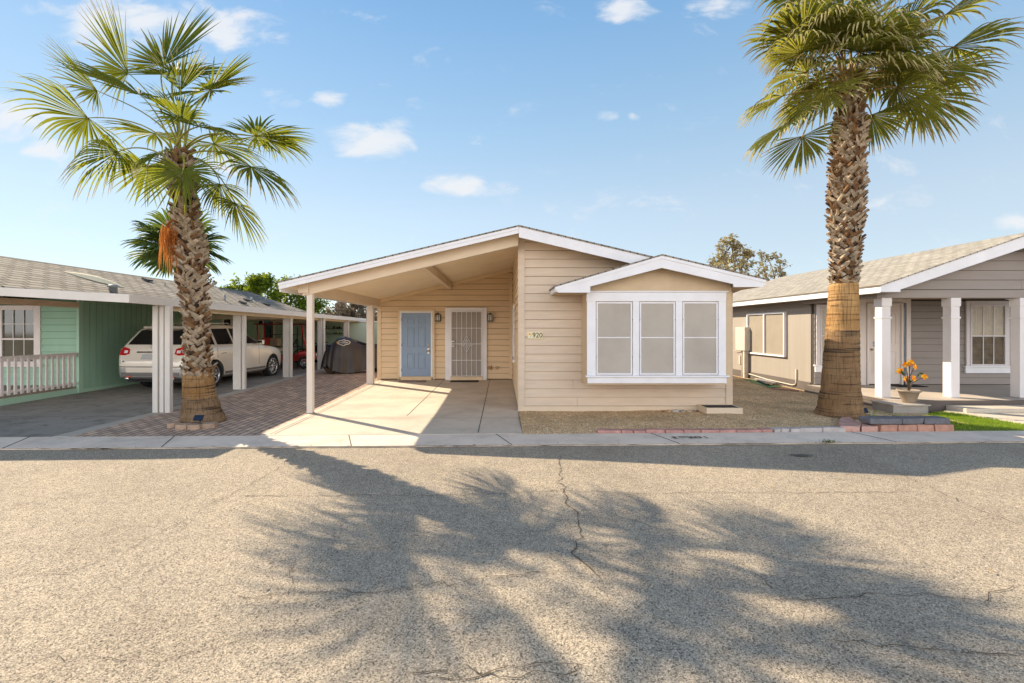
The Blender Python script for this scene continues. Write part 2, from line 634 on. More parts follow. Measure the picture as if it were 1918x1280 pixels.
def gravz(x, y):
    if y < gut(x, 1) + .05:
        return -.012
    e = min(1, (y - gut(x, 1)) / .5)
    return (-.005 + .02 * e + .03 * e * noise.noise(V((x * .9, y * .9, 3))) + .012 * noise.noise(V((x * 4, y * 4, 1))) * e + .03 * e * math.exp(-((x - 4.6) ** 2 + (y - 9.3) ** 2)))


mb.grid(len(GX), len(GY), lambda i, j: (GX[i], gut(GX[i], 1) + .008 + GY[j], gravz(GX[i], gut(GX[i], 1) + .008 + GY[j])))
tag(mb.build('gravel_yard', GRAV, origin=(0, 0, 0), fix=False), kind='structure')
mb = MB()
for i in range(3400):
    x = rnd.uniform(SR + .05, 8.2)
    y = gut(x, 1) + .08 + abs(rnd.gauss(0, 1.0)) if rnd.random() < .75 else rnd.uniform(7.8, 13)
    if (.3 < x < 4.75 and y > 9.62) or (x > 6.9 and y < 8.5):
        continue
    s = rnd.uniform(.005, .014) * (1.6 if rnd.random() < .05 else 1)
    z = gravz(x, y)
    k = [V((rnd.uniform(.6, 1.2) * s, 0, 0)), V((0, rnd.uniform(.6, 1.2) * s, 0)), V((-rnd.uniform(.6, 1.2) * s, 0, 0)), V((0, -rnd.uniform(.6, 1.2) * s, 0))]
    a = rnd.uniform(0, 6)
    r = Matrix.Rotation(a, 3, 'Z')
    n = mb.pts([V((x, y, z)) + r @ q for q in k] + [(x, y, z + s * .8)])
    mb.mi = rnd.choice((0, 0, 1, 2))
    for q in range(4):
        mb.face((n + q, n + (q + 1) % 4, n + 4))
tag(mb.build('gravel', [M('pebble_tan', (.42, .32, .21), .9), M('pebble_pale', (.62, .53, .42), .9), M('pebble_brown', (.24, .15, .09), .9)], origin=(0, 0, 0), fix=False), kind='stuff')
# lawn and walk at the right
LAWN = [gnd(1702, 806), gnd(1918, 807), gnd(2060, 806), gnd(2060, 800), gnd(1918, 797), gnd(1870, 788.5), gnd(1800, 777), gnd(1768, 773), gnd(1744, 776), gnd(1715, 786)]
mb = surface('lawn', [(p.x, p.y) for p in LAWN], .012, SOILG)
tag(mb.build('lawn', SOILG, origin=(0, 0, 0)), kind='structure')


def inside(x, y, poly):
    c = False
    for i in range(len(poly)):
        p, q = poly[i], poly[i - 1]
        if (p.y > y) != (q.y > y) and x < (q.x - p.x) * (y - p.y) / (q.y - p.y) + p.x:
            c = not c
    return c


mb = MB()
lx = [p.x for p in LAWN]; ly = [p.y for p in LAWN]
cnt = 0
while cnt < 9000:
    x, y = rnd.uniform(min(lx), max(lx)), rnd.uniform(min(ly), max(ly))
    if not inside(x, y, LAWN):
        continue
    cnt += 1
    h = rnd.uniform(.02, .05); a = rnd.uniform(0, 6.3); w = .003
    d = V((math.cos(a), math.sin(a), 0)); l = V((rnd.gauss(0, .4), rnd.gauss(0, .4), 1)) * h
    p = V((x, y, .012))
    mb.poly([p - d * w, p + d * w, p + d * w * .6 + l * .6, p + l])
tag(mb.build('grass', GRASS, origin=(0, 0, 0), fix=False), kind='stuff')
WALK = [gnd(1768, 771.5), gnd(1800, 775.5), gnd(1870, 787), gnd(1918, 795.5), gnd(2060, 798), gnd(2060, 764), gnd(1918, 764), gnd(1800, 764)]
mb = surface('walkway', [(p.x, p.y) for p in WALK], .018, CONC)
tag(mb.build('walkway', CONC, origin=(0, 0, 0)), kind='structure')

# road cracks, drawn where the sheet has split
def crack(pts, w=.014, seed=1, wig=.05):
    r = random.Random(seed)
    path = []
    for a, b in zip(pts[:-1], pts[1:]):
        n = max(3, int((V(b) - V(a)).length / .07))
        for i in range(n):
            t = i / n
            path.append(V(a).lerp(V(b), t) + V((r.gauss(0, wig * .35), r.gauss(0, wig * .35), 0)) * (1 if i else 0))
    path.append(V(pts[-1]))
    L, Rr = [], []
    for i, p in enumerate(path):
        t = (path[min(i + 1, len(path) - 1)] - path[max(0, i - 1)])
        s = V((-t.y, t.x, 0)).normalized()
        ww = w * .65 * r.uniform(.35, 1.25) * (.3 if i in (0, len(path) - 1) else 1)
        z = -.022 + .012 * noise.noise(V((p.x * .5, p.y * .5, 0)))
        L.append(V((p.x, p.y, z)) + s * ww / 2); Rr.append(V((p.x, p.y, z)) - s * ww / 2)
    for i in range(len(path) - 1):
        mb.poly([L[i], L[i + 1], Rr[i + 1], Rr[i]])


def rg(*pp):
    return [gnd(x, y, -.028) for x, y in pp]


mb = MB()
crack(rg((1048, 852), (1056, 925), (1082, 965), (1086, 1000), (1080, 1045), (1125, 1085)), .02, 2, .06)
crack(rg((440, 930), (660, 928), (840, 928), (1075, 920), (1180, 926), (1330, 924), (1560, 924), (1720, 922)), .012, 3)
crack(rg((400, 945), (520, 880), (555, 850)), .01, 4)
crack(rg((440, 1115), (620, 1110), (700, 1112), (960, 1080), (1080, 1068)), .010, 5)
crack(rg((1090, 1248), (1060, 1268), (800, 1270)), .012, 6)
crack(rg((1090, 1248), (980, 1252), (760, 1262)), .01, 16)
crack(rg((1100, 700 + 145), (1300, 838)), .006, 7)
crack(rg((1555, 838), (1640, 868), (1820, 950), (1918, 985)), .012, 8)
crack(rg((1918, 1098), (1850, 1110), (1846, 1128), (1740, 1112), (1450, 1125)), .010, 9)
crack(rg((1400, 1060), (1450, 1105)), .010, 10)
crack(rg((1540, 1198), (1700, 1212), (1918, 1230)), .010, 11)
crack(rg((540, 1120), (552, 1050)), .007, 12)
crack(rg((0, 1080), (130, 1075), (300, 1000), (420, 930)), .007, 13)
crack(rg((60, 1230), (300, 1240), (520, 1180)), .006, 14)
crack(rg((1082, 965), (1190, 975), (1400, 1060)), .006, 15)
tag(mb.build('road_crack_line', CRACK, origin=(0, 0, 0), fix=False), kind='structure')
# ragged dark seam where asphalt meets the gutter
mb = MB()
r9 = random.Random(9)
xs = [-24 + i * .11 for i in range(440)]
E = [(x, gut(x, 0) - .012 - abs(r9.gauss(0, .016)) - .02 * max(0, noise.noise(V((x * 1.3, 0, 5))))) for x in xs]
for a, b in zip(E[:-1], E[1:]):
    mb.poly([(a[0], a[1], -.0215), (b[0], b[1], -.0215), (b[0], gut(b[0], 0) - .001, -.0215), (a[0], gut(a[0], 0) - .001, -.0215)])
tag(mb.build('road_edge_line', M('seam_dark', (.06, .05, .04), .95, .3, 8), origin=(0, 0, 0), fix=False), kind='structure')
mb = MB()
c0 = gnd(1500, 854, -.028)
mb.poly([c0 + V((math.cos(a) * .17 * rnd.uniform(.4, 1), math.sin(a) * .07 * rnd.uniform(.5, 1), .010)) for a in [k * .3927 for k in range(16)]])
tag(mb.build('road_patch_surface', M('oil_patch', (.12, .105, .09), .9, .5, 15), fix=False), kind='structure')
# ---------------------------------------------------------------- tan house
S, RX, RZ = .2345, .333, 3.727
SHIN = m_brick('grey_brown_shingles', (.30, .26, .21), (.20, .175, .145), (.06, .05, .045), .33, .14, .012, True, .8, .9, dist=.02)
SHDK = M('shingle_edge', (.05, .045, .04), .9)


def zr(x):
    return RZ - S * abs(x - RX)


H = thing('house', 'tan lap-sided house with open carport, blue door and white bay window', 'house', (0.4, 12, 0))
FY, WY, BY, HX0, HX1 = 9.15, 9.7, 15.0, -3.95, 4.734
BX0, BX1, BYF, BRX, BRY = 1.64, 4.437, 9.08, 2.993, 8.78
EL, ER = -4.346, 4.93
BZ = zr(BRX)
# roof with its shingles, deck and fascias
mb = MB()
mb.prism([(EL - .025, zr(EL - .025)), (RX, RZ), (BRX, zr(BRX)), (ER + .02, zr(ER + .02)), (ER + .02, zr(ER + .02) - .028), (RX, RZ - .028), (EL - .025, zr(EL - .025) - .028)], 'y', FY - .025, 24.4)
mb.prism([(BRX, BZ), (ER + .02, zr(ER + .02)), (ER + .02, zr(ER + .02) - .028), (BRX, BZ - .028)], 'y', BRY - .022, FY - .025)
bs = (BZ - 2.518) / (BRX - .998)
mb.prism([(.975, BZ - bs * (BRX - .975)), (BRX, BZ), (BRX, BZ - .028), (.975, BZ - bs * (BRX - .975) - .028)], 'y', BRY - .022, WY - .02)
roof = mb.build('roof', SHIN, H)
mb = MB()
for a, b in ((EL, RX), (RX, ER)):
    mb.prism([(a, zr(a) - .03), (b, zr(b) - .03), (b, zr(b) - .11), (a, zr(a) - .11)], 'y', FY + .03, 24.2)
mb.build('carport_ceiling', CEIL, H)
mb = MB()
mb.prism([(EL, zr(EL) - .0285), (RX - .004, RZ - .0285), (RX - .004, RZ - .155), (EL, zr(EL) - .155)], 'y', FY, FY + .028)
mb.prism([(EL - .012, zr(EL) - .0285), (RX - .006, RZ - .0285), (RX - .006, RZ - .085), (EL - .012, zr(EL) - .085)], 'y', FY - .014, FY - .001)
mb.box(EL - .001, EL + .025, FY + .029, 24.2, zr(EL) - .20, zr(EL) - .036)
mb.build('fascia', WHITE, roof)
mb = MB()
xe = 2.9
mb.prism([(RX, RZ - .0285), (xe, zr(xe) - .0285), (xe, zr(xe) - .235), (RX, RZ - .235)], 'y', FY - .006, FY + .028)
mb.build('fascia', WHITE, roof)
mb = MB()
xl = .998
mb.prism([(xl, 2.518 - .03), (BRX, BZ - .0285), (BRX, BZ - .255), (BX0 + .012, 2.50), (BX0 + .012, 2.385), (1.06, 2.385), (xl, 2.44)], 'y', BRY, BRY + .03)
mb.prism([(BRX, BZ - .0285), (ER, zr(ER) - .0285), (ER - .01, zr(ER) - .10), (ER - .06, 2.49), (4.33, 2.49), (4.33, 2.545), (BRX, BZ - .255)], 'y', BRY, BRY + .03)
mb.prism([(xl - .006, 2.518 - .03), (BRX, BZ - .0285), (BRX, BZ - .085), (xl - .006, 2.518 - .088)], 'y', BRY - .014, BRY - .001)
mb.prism([(BRX, BZ - .0285), (ER + .004, zr(ER) - .0285), (ER + .004, zr(ER) - .085), (BRX, BZ - .085)], 'y', BRY - .014, BRY - .001)
mb.build('fascia', WHITE, roof)
mb = MB()
mb.box(xl, xl + .03, BRY + .031, WY - .02, 2.40, 2.487)
mb.box(ER - .055, ER - .03, BRY + .031, 24.2, 2.50, zr(ER) - .03)
mb.build('fascia', WHITE, roof)
mb = MB()
mb.box(xl + .031, BX0 - .002, BRY + .031, WY - .002, 2.388, 2.41)
mb.box(BX1 + .002, ER - .057, BRY + .031, WY - .004, 2.493, 2.512)
mb.box(HX1 + .02, ER - .057, WY, 24.2, 2.493, 2.512)
mb.build('soffit', M('soffit_tan', (.5, .38, .25), .7), H)
# front wall with lap siding
pl = [(-S, 1, RZ - .112 - S * -RX * -1 + 0), (S, 1, RZ - .112 + S * RX)]
pl[0] = (-S, 1, RZ - .112 - S * RX)
mb = MB()
mb.mi = 2
mb.prism([(.353, -.05), (HX1, -.05), (HX1, zr(HX1) - .112), (.353, zr(.353) - .112)], 'y', WY, WY + .12)
mb.mi = 0
siding(mb, lambda u, z, d: (u, WY - d, z), .47, HX1 - .12, .115, 3.7, pl, seed=4)
mb.mi = 1
mb.box(.353, HX1, WY - .02, WY - .001, -.03, .112)
mb.build('wall', [TAN, TANL, GAP], H)
mb = MB()
mb.prism([(.353, .112), (.469, .112), (.469, zr(.469) - .113), (.353, zr(.353) - .113)], 'y', WY - .034, WY - .0005)
mb.box(.333, .3525, WY - .026, WY + .1, .0, zr(.34) - .113)
mb.build('corner_trim', TAN, H)
mb = MB()
mb.prism([(HX1 - .119, .112), (HX1, .112), (HX1, zr(HX1) - .113), (HX1 - .119, zr(HX1) - .113)], 'y', WY - .034, WY - .0005)
mb.box(HX1 - .004, HX1 + .02, WY - .026, WY + .1, -.02, zr(HX1) - .113)
mb.build('corner_trim', TAN, H)
# carport side wall, carport back wall, outer walls
mb = MB()
mb.mi = 1
mb.prism([(WY + .121, -.05), (BY, .0), (BY, RZ - .112), (WY + .121, RZ - .112)], 'x', .353, .47)
mb.mi = 0
siding(mb, lambda u, z, d: (.353 - d, u, z), WY + .102, BY - .001, .10, RZ - .125, [], seed=6)
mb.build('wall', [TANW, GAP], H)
mb = MB()
mb.mi = 1
mb.prism([(HX0, .0), (.353, .0), (.353, zr(.353) - .112), (HX0, zr(HX0) - .112)], 'y', BY, BY + .12)
mb.mi = 0
siding(mb, lambda u, z, d: (u, BY - d, z), HX0 + .1, .333, .10, 3.7, [(-S, 1, RZ - .112 - S * RX)], seed=9, out=.034, gap=.012)
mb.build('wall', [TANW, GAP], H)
mb = MB()
mb.box(HX0 - .02, HX0 + .099, BY - .042, BY - .0005, .03, zr(HX0) - .115)
mb.box(.24, .332, BY - .044, BY - .0375, .10, zr(.24) - .23)
mb.prism([(HX0 + .1, zr(HX0 + .1) - .113), (.33, zr(.33) - .113), (.33, zr(.33) - .215), (HX0 + .1, zr(HX0 + .1) - .215)], 'y', BY - .13, BY - .038)
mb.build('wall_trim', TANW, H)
mb = MB()
mb.box(HX1 - .12, HX1, WY + .121, 24, -.05, 2.55)
mb.box(HX0, HX0 + .12, BY + .121, 24, -.05, 2.62)
mb.prism([(HX0, -.05), (HX1, -.05), (HX1, zr(HX1) - .112), (RX, RZ - .112), (HX0, zr(HX0) - .112)], 'y', 24.0, 24.1)
mb.build('wall', TAN, H)
# carport frame
mb = MB()
xa, xb = -4.0, .332
mb.prism([(xa, zr(xa) - .112), (xb, zr(xb) - .112), (xb, zr(xb) - .345), (xa, zr(xa) - .345)], 'y', 9.42, 9.55)
mb.build('beam', TANL, H, .004)
B('beam', TANL, H, (-4.07, -3.87, 9.38, 9.419, 2.425, 2.63), (-4.0, -3.86, 9.551, 14.97, 2.40, 2.64), bevel=.004)
mb = MB()
zc = zr(-1.65) - .113
mb.box(-1.72, -1.58, 9.551, 14.95, zc - .19, zc)
mb.build('rafter', TANL, H, .004)
for (px0, px1, py0, py1, z1) in ((-3.925, -3.81, 9.44, 9.555, 2.424), (-4.02, -3.83, 13.95, 14.13, 2.399)):
    mb = MB()
    mb.box(px0, px1, py0, py1, gz(py0) - .02, z1)
    mb.mi = 1
    mb.box(px0 - .012, px1 + .012, py0 - .012, py1 + .012, gz(py0) - .02, gz(py0) + .012)
    mb.build('post', [PINKTAN, STEEL], H, .005)


def bk(px, py, Y=BY):
    return at(px, py, Y)


# blue door
BLUE = M('blue_door_paint', (.235, .33, .475), .42, .04, 3, .04, 60)
dx0, dx1, dz0, dz1 = bk(753.5, 0).x, bk(807.5, 0).x, bk(0, 704.6).z, bk(0, 587).z
y0 = BY - .036
mb = MB()
mb.box(dx0, dx1, y0 - .035, y0 - .006, dz0, dz1)
W_, H_ = dx1 - dx0, dz1 - dz0


def rpanel(mb, x0, x1, z0, z1, y):
    a = .018
    for q in ((x0, x1, z0, z0 + a), (x0, x1, z1 - a, z1), (x0, x0 + a, z0 + a, z1 - a), (x1 - a, x1, z0 + a, z1 - a)):
        mb.box(q[0], q[1], y - .013, y, q[2], q[3])
    mb.box(x0 + .045, x1 - .045, y - .011, y, z0 + .045, z1 - .045)


for fx in (.18, .56):
    for (f0, f1) in ((.12, .36), (.46, .775), (.83, .925)):
        rpanel(mb, dx0 + fx * W_, dx0 + (fx + .26) * W_, dz0 + f0 * H_, dz0 + f1 * H_, y0 - .0352)
door = mb.build('door', BLUE, H, .003)
mb = MB()
kx = dx1 - .075
mb.lathe([(.03, 0), (.03, -.008), (.012, -.012), (.012, -.04), (.03, -.05), (.032, -.07), (.0, -.08)], (kx, y0 - .036, dz0 + .40 * H_), 14, 'y')
mb.box(kx - .028, kx + .028, y0 - .045, y0 - .036, dz0 + .36 * H_, dz0 + .44 * H_)
mb.build('door_knob', BRASS, door)
mb = MB()
mb.lathe([(.03, 0), (.028, -.014), (.012, -.016), (.0, -.02)], (kx, y0 - .036, dz0 + .49 * H_), 14, 'y')
mb.build('deadbolt', BRASS, door)
fz = bk(0, 583.5).z
fl, fr = bk(749.5, 0).x, bk(811, 0).x
B('door_frame', WHITE, door, (fl, dx0 - .004, y0 - .055, y0, gz(15) + .1, fz), (dx1 + .004, fr, y0 - .055, y0, gz(15) + .1, fz), (dx0 - .004, dx1 + .004, y0 - .0545, y0, dz1 + .006, fz), bevel=.003)
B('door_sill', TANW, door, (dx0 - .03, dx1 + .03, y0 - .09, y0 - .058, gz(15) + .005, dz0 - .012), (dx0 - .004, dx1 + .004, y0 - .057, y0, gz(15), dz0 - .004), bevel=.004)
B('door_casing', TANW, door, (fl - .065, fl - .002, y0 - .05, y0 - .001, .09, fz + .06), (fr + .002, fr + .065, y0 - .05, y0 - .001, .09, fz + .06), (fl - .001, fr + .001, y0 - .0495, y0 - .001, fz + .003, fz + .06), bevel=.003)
for f in (.1, .5, .9):
    mb = MB()
    mb.lathe([(.011, -.045), (.011, .045)], (dx0 - .002, y0 - .06, dz0 + f * H_), 8)
    mb.build('hinge', BRASS, door)
# security door
sx0, sx1, sz0, sz1 = bk(847, 0).x, bk(902, 0).x, bk(0, 704).z, bk(0, 584.5).z
ox0, ox1, oz1 = bk(834.5, 0).x, bk(912, 0).x, bk(0, 577).z
mb = MB()
mb.box(sx0, sx1, y0 - .012, y0 - .004, sz0, sz1)
mb.mi = 0
px0, px1, pz0, pz1 = sx0 + .2, sx1 - .2, sz0 + .95, sz1 - .18
for q in ((px0, px1, pz0, pz0 + .05), (px0, px1, pz1 - .05, pz1), (px0, px0 + .05, pz0 + .05, pz1 - .05), (px1 - .05, px1, pz0 + .05, pz1 - .05)):
    mb.box(q[0], q[1], y0 - .022, y0 - .012, q[2], q[3])
mb.box(px0 + .12, px1 - .12, y0 - .02, y0 - .012, sz0 + .2, sz0 + .75)
sd = mb.build('security_door', M('inner_door', (.76, .71, .62), .5, .03), H)
mb = MB(); mb.poly([(sx0, y0 - .05, sz0), (sx1, y0 - .05, sz0), (sx1, y0 - .05, sz1), (sx0, y0 - .05, sz1)])
mb.build('mesh_screen', M('grey_screen_mesh', (.34, .31, .28), .7, .1, 300, alpha=.62), sd)
mb = MB()
gy = y0 - .062
for k in range(7):
    x = sx0 + (sx1 - sx0) * (k / 6)
    mb.box(x - .0065, x + .0065, gy - .008, gy + .008, sz0, sz1)
for f in (0.0, .245, .5, .745, 1.0):
    z = sz0 + (sz1 - sz0) * f
    mb.box(sx0 - .009, sx1 + .009, gy - .0165, gy - .0085, z - .0075, z + .0075)
cx_, cz_ = (sx0 + sx1) / 2, sz0 + (sz1 - sz0) * .5
for rw, rh in ((.13, .27), (.075, .15)):
    q = [V((cx_, gy - .022, cz_ + rh)), V((cx_ + rw, gy - .022, cz_)), V((cx_, gy - .022, cz_ - rh)), V((cx_ - rw, gy - .022, cz_))]
    for a, b in zip(q, q[1:] + q[:1]):
        mb.tube([a, b], .009, 6)
for k in (-2, -1, 1, 2):
    mb.tube([V((cx_ + k * .075 + .028 * math.cos(t), gy - .018, cz_ - .03 + .028 * math.sin(t))) for t in [i * .5236 for i in range(13)]], .0045, 5)
mb.build('grille', WHITE, sd)
B('lock_box', WHITE, sd, (sx0 - .01, sx0 + .085, gy - .05, gy - .018, cz_ - .09, cz_ + .1), bevel=.006)
mb = MB()
for dz in (.04, -.035):
    mb.lathe([(.026, 0), (.026, -.01), (.01, -.014), (.0, -.03)], (sx0 + .04, gy - .051, cz_ + dz), 12, 'y')
mb.build('door_handle', DARK, sd)
B('door_frame', WHITE, sd, (ox0, sx0 - .045, y0 - .06, y0, gz(15) + .01, oz1), (sx1 + .045, ox1, y0 - .06, y0, gz(15) + .01, oz1), (sx0 - .044, sx1 + .044, y0 - .0595, y0, sz1 + .045, oz1),
  (sx0 - .043, sx0 - .012, y0 - .085, y0, sz0 - .02, sz1 + .043), (sx1 + .012, sx1 + .043, y0 - .085, y0, sz0 - .02, sz1 + .043), (sx0 - .011, sx1 + .011, y0 - .0845, y0, sz1 + .012, sz1 + .042), bevel=.004)
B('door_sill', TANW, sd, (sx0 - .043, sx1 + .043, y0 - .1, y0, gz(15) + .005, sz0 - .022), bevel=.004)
# lanterns either side of the doors
LAMPG = M('lantern_glass', (.75, .66, .48), .3, .1, alpha=.8)
for cx in (821.2, 918.3):
    c = bk(cx, 595)
    y1 = y0 - .09
    mb = MB()
    mb.box(c.x - .06, c.x + .06, y0 - .02, y0 - .001, c.z - .1, c.z + .06)
    mb.tube([(c.x, y0 - .02, c.z + .11), (c.x, y1 + .01, c.z + .15), (c.x, y1, c.z + .13)], .009, 6)
    n = mb.pts([(c.x - .10, y1 - .09, c.z + .085), (c.x + .10, y1 - .09, c.z + .085), (c.x + .10, y1 + .07, c.z + .085), (c.x - .10, y1 + .07, c.z + .085), (c.x, y1, c.z + .145)])
    mb.face((n, n + 1, n + 2, n + 3))
    for k in range(4):
        mb.face((n + k, n + (k + 1) % 4, n + 4))
    for sx in (-.085, .075):
        for sy in (-.075, .055):
            mb.box(c.x + sx, c.x + sx + .02, y1 + sy, y1 + sy + .02, c.z - .105, c.z + .085)
    for xx in (-.035, .028):
        mb.box(c.x + xx, c.x + xx + .016, y1 - .078, y1 - .068, c.z - .105, c.z + .085)
    mb.box(c.x - .088, c.x + .088, y1 - .077, y1 + .067, c.z - .13, c.z - .104)
    mb.box(c.x - .084, c.x + .084, y1 - .0745, y1 - .0665, c.z + .035, c.z + .043)
    ln = mb.build('wall_lantern', DARK, H)
    B('lantern_glass', LAMPG, ln, (c.x - .074, c.x + .074, y1 - .064, y1 + .055, c.z - .1, c.z + .084))
# faucet and outlet
c = bk(917, 689)
mb = MB()
mb.box(c.x - .055, c.x + .055, y0 - .05, y0 - .001, c.z - .04, c.z + .05)
mb.tube([(c.x + .06, y0, c.z + .03), (c.x + .06, y0 - .09, c.z + .03), (c.x + .06, y0 - .12, c.z - .05)], .016, 8)
mb.tube([(c.x + .06, y0 - .07, c.z + .03), (c.x + .06, y0 - .07, c.z + .09)], .009, 6)
mb.build('faucet', M('copper_brown', (.30, .16, .08), .45, .2, metal=.4), H)
c = bk(931, 689)
B('outlet_box', M('tan_plastic', (.42, .28, .15), .5), H, (c.x - .05, c.x + .05, y0 - .04, y0 - .001, c.z - .04, c.z + .04), bevel=.006)
# side window of the carport wall, seen edge-on
fx_ = .353 - .02
wx = B('window', WHITE, H, (fx_ - .03, fx_, 12.3, 12.39, .9, 2.36), (fx_ - .03, fx_, 13.5, 13.59, .9, 2.36), (fx_ - .0295, fx_, 12.391, 13.499, 2.27, 2.36), (fx_ - .05, fx_, 12.25, 13.64, .82, .898), bevel=.003)
B('pane', GLASSD, wx, (fx_ - .012, fx_, 12.391, 13.499, .9, 2.269))
# bay window
mb = MB()
zl = BZ - bs * (BRX - BX0)
mb.prism([(BX0, .63), (BX1, .63), (BX1, zr(BX1) - .03), (BRX, BZ - .03), (BX0, zl - .03)], 'y', BYF, WY - .02)
bay = mb.build('bay_window', STUCCO, H)


def by(px, py):
    return at(px, py, BYF)


X = lambda p: by(p, 0).x
Z = lambda p: by(0, p).z
yb = BYF - .001
t = []
mb = MB()
mb.box(X(1098), X(1359), yb - .035, yb, Z(565), Z(548))           # head
mb.box(X(1095.5), X(1362), yb - .06, yb - .0, Z(548) + .0005, Z(545.5))
mb.box(X(1099), X(1115.5), yb - .0345, yb, Z(703), Z(565) - .0005)
mb.box(X(1344.5), X(1358.5), yb - .0345, yb, Z(703), Z(565) - .0005)
for a, b in ((1184.5, 1196.5), (1264.5, 1277)):
    mb.box(X(a), X(b), yb - .0345, yb, Z(703), Z(565) - .0005)
mb.box(X(1096.5), X(1364), yb - .075, yb, Z(706.5), Z(703) - .0005)     # sill
mb.box(X(1100), X(1360), yb - .033, yb, Z(718), Z(706.5) - .0005)       # apron
mb.build('window_frame', WHITE, bay, .004)
SCR = M('sun_screen_mesh', (.53, .475, .41), .75, .08, 1.5, .1, 400, alpha=.80)
CURT = M('pale_curtain', (.72, .66, .58), .8, .1, 12, stretch=(1, 1, .05))
for (a, b) in ((1115.5, 1184.5), (1196.5, 1264.5), (1277, 1344.5)):
    x0, x1 = X(a) + .012, X(b) - .012
    z0, z1 = Z(703) + .01, Z(565) - .014
    zm = Z(632.7)
    mb = MB()
    w = .028
    mb.box(x0, x0 + w, yb - .028, yb - .006, z0, z1); mb.box(x1 - w, x1, yb - .028, yb - .006, z0, z1)
    mb.box(x0 + w, x1 - w, yb - .0275, yb - .006, z0, z0 + w); mb.box(x0 + w, x1 - w, yb - .0275, yb - .006, z1 - w, z1)
    mb.box(x0 + w, x1 - w, yb - .0265, yb - .016, zm - .010, zm + .010)
    win = mb.build('window', WHITE, bay, .002)
    mb = MB(); mb.poly([(x0 + w, yb - .015, z0 + w), (x1 - w, yb - .015, z0 + w), (x1 - w, yb - .015, z1 - w), (x0 + w, yb - .015, z1 - w)])
    mb.build('sun_screen', SCR, win)
    mb = MB()
    for f in (.36, .68):
        xm = x0 + (x1 - x0) * f
        mb.box(xm - .012, xm + .012, yb - .012, yb - .006, zm + .012, z1 - w)
    mb.box(x0 + w, x1 - w, yb - .0118, yb - .006, zm + (z1 - zm) * .5 - .008, zm + (z1 - zm) * .5 + .008)
    mb.build('muntin', WHITE, win)
    mb = MB()
    mb.box(x0 + w, x1 - w, yb - .005, yb - .003, z0 + w, z1 - w)
    mb.build('pane', M('dim_curtained_pane', (.16, .14, .12), .35, .2, 5, stretch=(4, 1, .2), col2=(.50, .46, .41)), win)
    for zz in (z0 + .25 * (z1 - z0), z0 + .76 * (z1 - z0)):
        for xx in (x0 - .004, x1 + .004):
            mb = MB()
            mb.lathe([(.011, 0), (.011, -.006), (0, -.008)], (xx, yb - .0345, zz), 8, 'y')
            mb.build('screen_clip', STEEL, win)
# house number plate
c = at(1002, 628.5, WY - .02)
mb = MB()
mb.box(c.x - .155, c.x + .155, WY - .039, WY - .012, c.z - .07, c.z + .07)
hn = mb.build('house_number', M('cream_tile', (.74, .66, .42), .35, .05), H, .004)
rot = Matrix.Translation((c.x + .050, WY - .0395, c.z)) @ Matrix.Rotation(math.pi / 2, 4, 'X')
text_obj('number_text', '920', .140, M('black_enamel', (.012, .011, .01), .4), hn, rot, .002, bold=.0008)
mb = MB()
mb.poly([(c.x - .14 + .07 * px, WY - .0402, c.z + .12 * (pz - .5)) for px, pz in ((.1, .95), (.75, .8), (1, .45), (.7, .5), (.5, .6), (.2, .5))])
mb.mi = 1
mb.poly([(c.x - .14 + .07 * px, WY - .0402, c.z + .12 * (pz - .5)) for px, pz in ((.2, .1), (.9, .08), (.95, .3), (.6, .42), (.3, .3))])
mb.mi = 2
mb.poly([(c.x - .14 + .07 * px, WY - .0406, c.z + .12 * (pz - .5)) for px, pz in ((.45, .15), (.8, .15), (.75, .32), (.5, .3))])
mb.build('tile_motif', [M('orange_glaze', (.75, .38, .05), .3), M('white_glaze', (.8, .8, .82), .3), M('dark_glaze', (.08, .08, .1), .3)], hn)
# ---------------------------------------------------------------- green neighbour house
GRN = M('sage_green_paint', (.33, .53, .39), .65, .08, 1.5, .08, 80, stretch=(1, 1, .3))
GRNL = M('pale_green_paint', (.40, .60, .46), .65, .06, 1.5)
SHL = m_brick('weathered_shingles', (.38, .335, .275), (.22, .19, .155), (.06, .05, .04), .42, .20, .026, True, .9, .92, dist=.03)
OFFW = M('offwhite_metal', (.66, .62, .57), .55, .05, 2)
PINKW = M('pinkish_white_paint', (.78, .71, .68), .6, .06, 3)
RAW = M('weathered_wood_beam', (.78, .58, .42), .8, .15, 3, .2, 30, stretch=(8, 1, 8))
L = thing('house', 'sage green neighbour house with shingle roof, porch railing and long carport', 'house', (-11, 14, 0))
sl, ex, ez, rx, rz = .343, -9.5, 2.52, -12.3, 3.48
mb = MB()
mb.prism([(ex, ez), (rx, rz), (2 * rx - ex, ez), (2 * rx - ex, ez - .035), (rx, rz - .035), (ex, ez - .035)], 'y', 8.9, 23)
lroof = mb.build('roof', SHL, L)
mb = MB()
mb.prism([(ex - .02, ez - .037), (rx, rz - .037), (2 * rx - ex, ez - .037), (2 * rx - ex, ez - .2), (rx, rz - .2), (ex - .02, ez - .2)], 'y', 8.93, 8.96)
mb.build('fascia', OFFW, lroof)
mb = MB()
mb.prism([(rx - .1, rz - .03), (rx, rz + .015), (rx + .1, rz - .03), (rx, rz - .02)], 'y', 8.88, 23.02)
mb.build('ridge_cap', M('ridge_shingle', (.13, .115, .095), .9, .3, 8), lroof)


def onl(px, py):
    """point on the right slope of the neighbour's roof seen at px, py"""
    a, b = (px - CX) / F, (CY - py) / F
    # z = ez + sl*(ex - x) ; x = a*Y ; z = CAMZ + b*Y
    Y = (ez + sl * ex - CAMZ) / (b + sl * a)
    return V((a * Y, Y, CAMZ + b * Y))


p, q = onl(118, 509), onl(235, 540)
mb = MB(); mb.smooth = True
nrm = V((sl, 0, 1)).normalized()


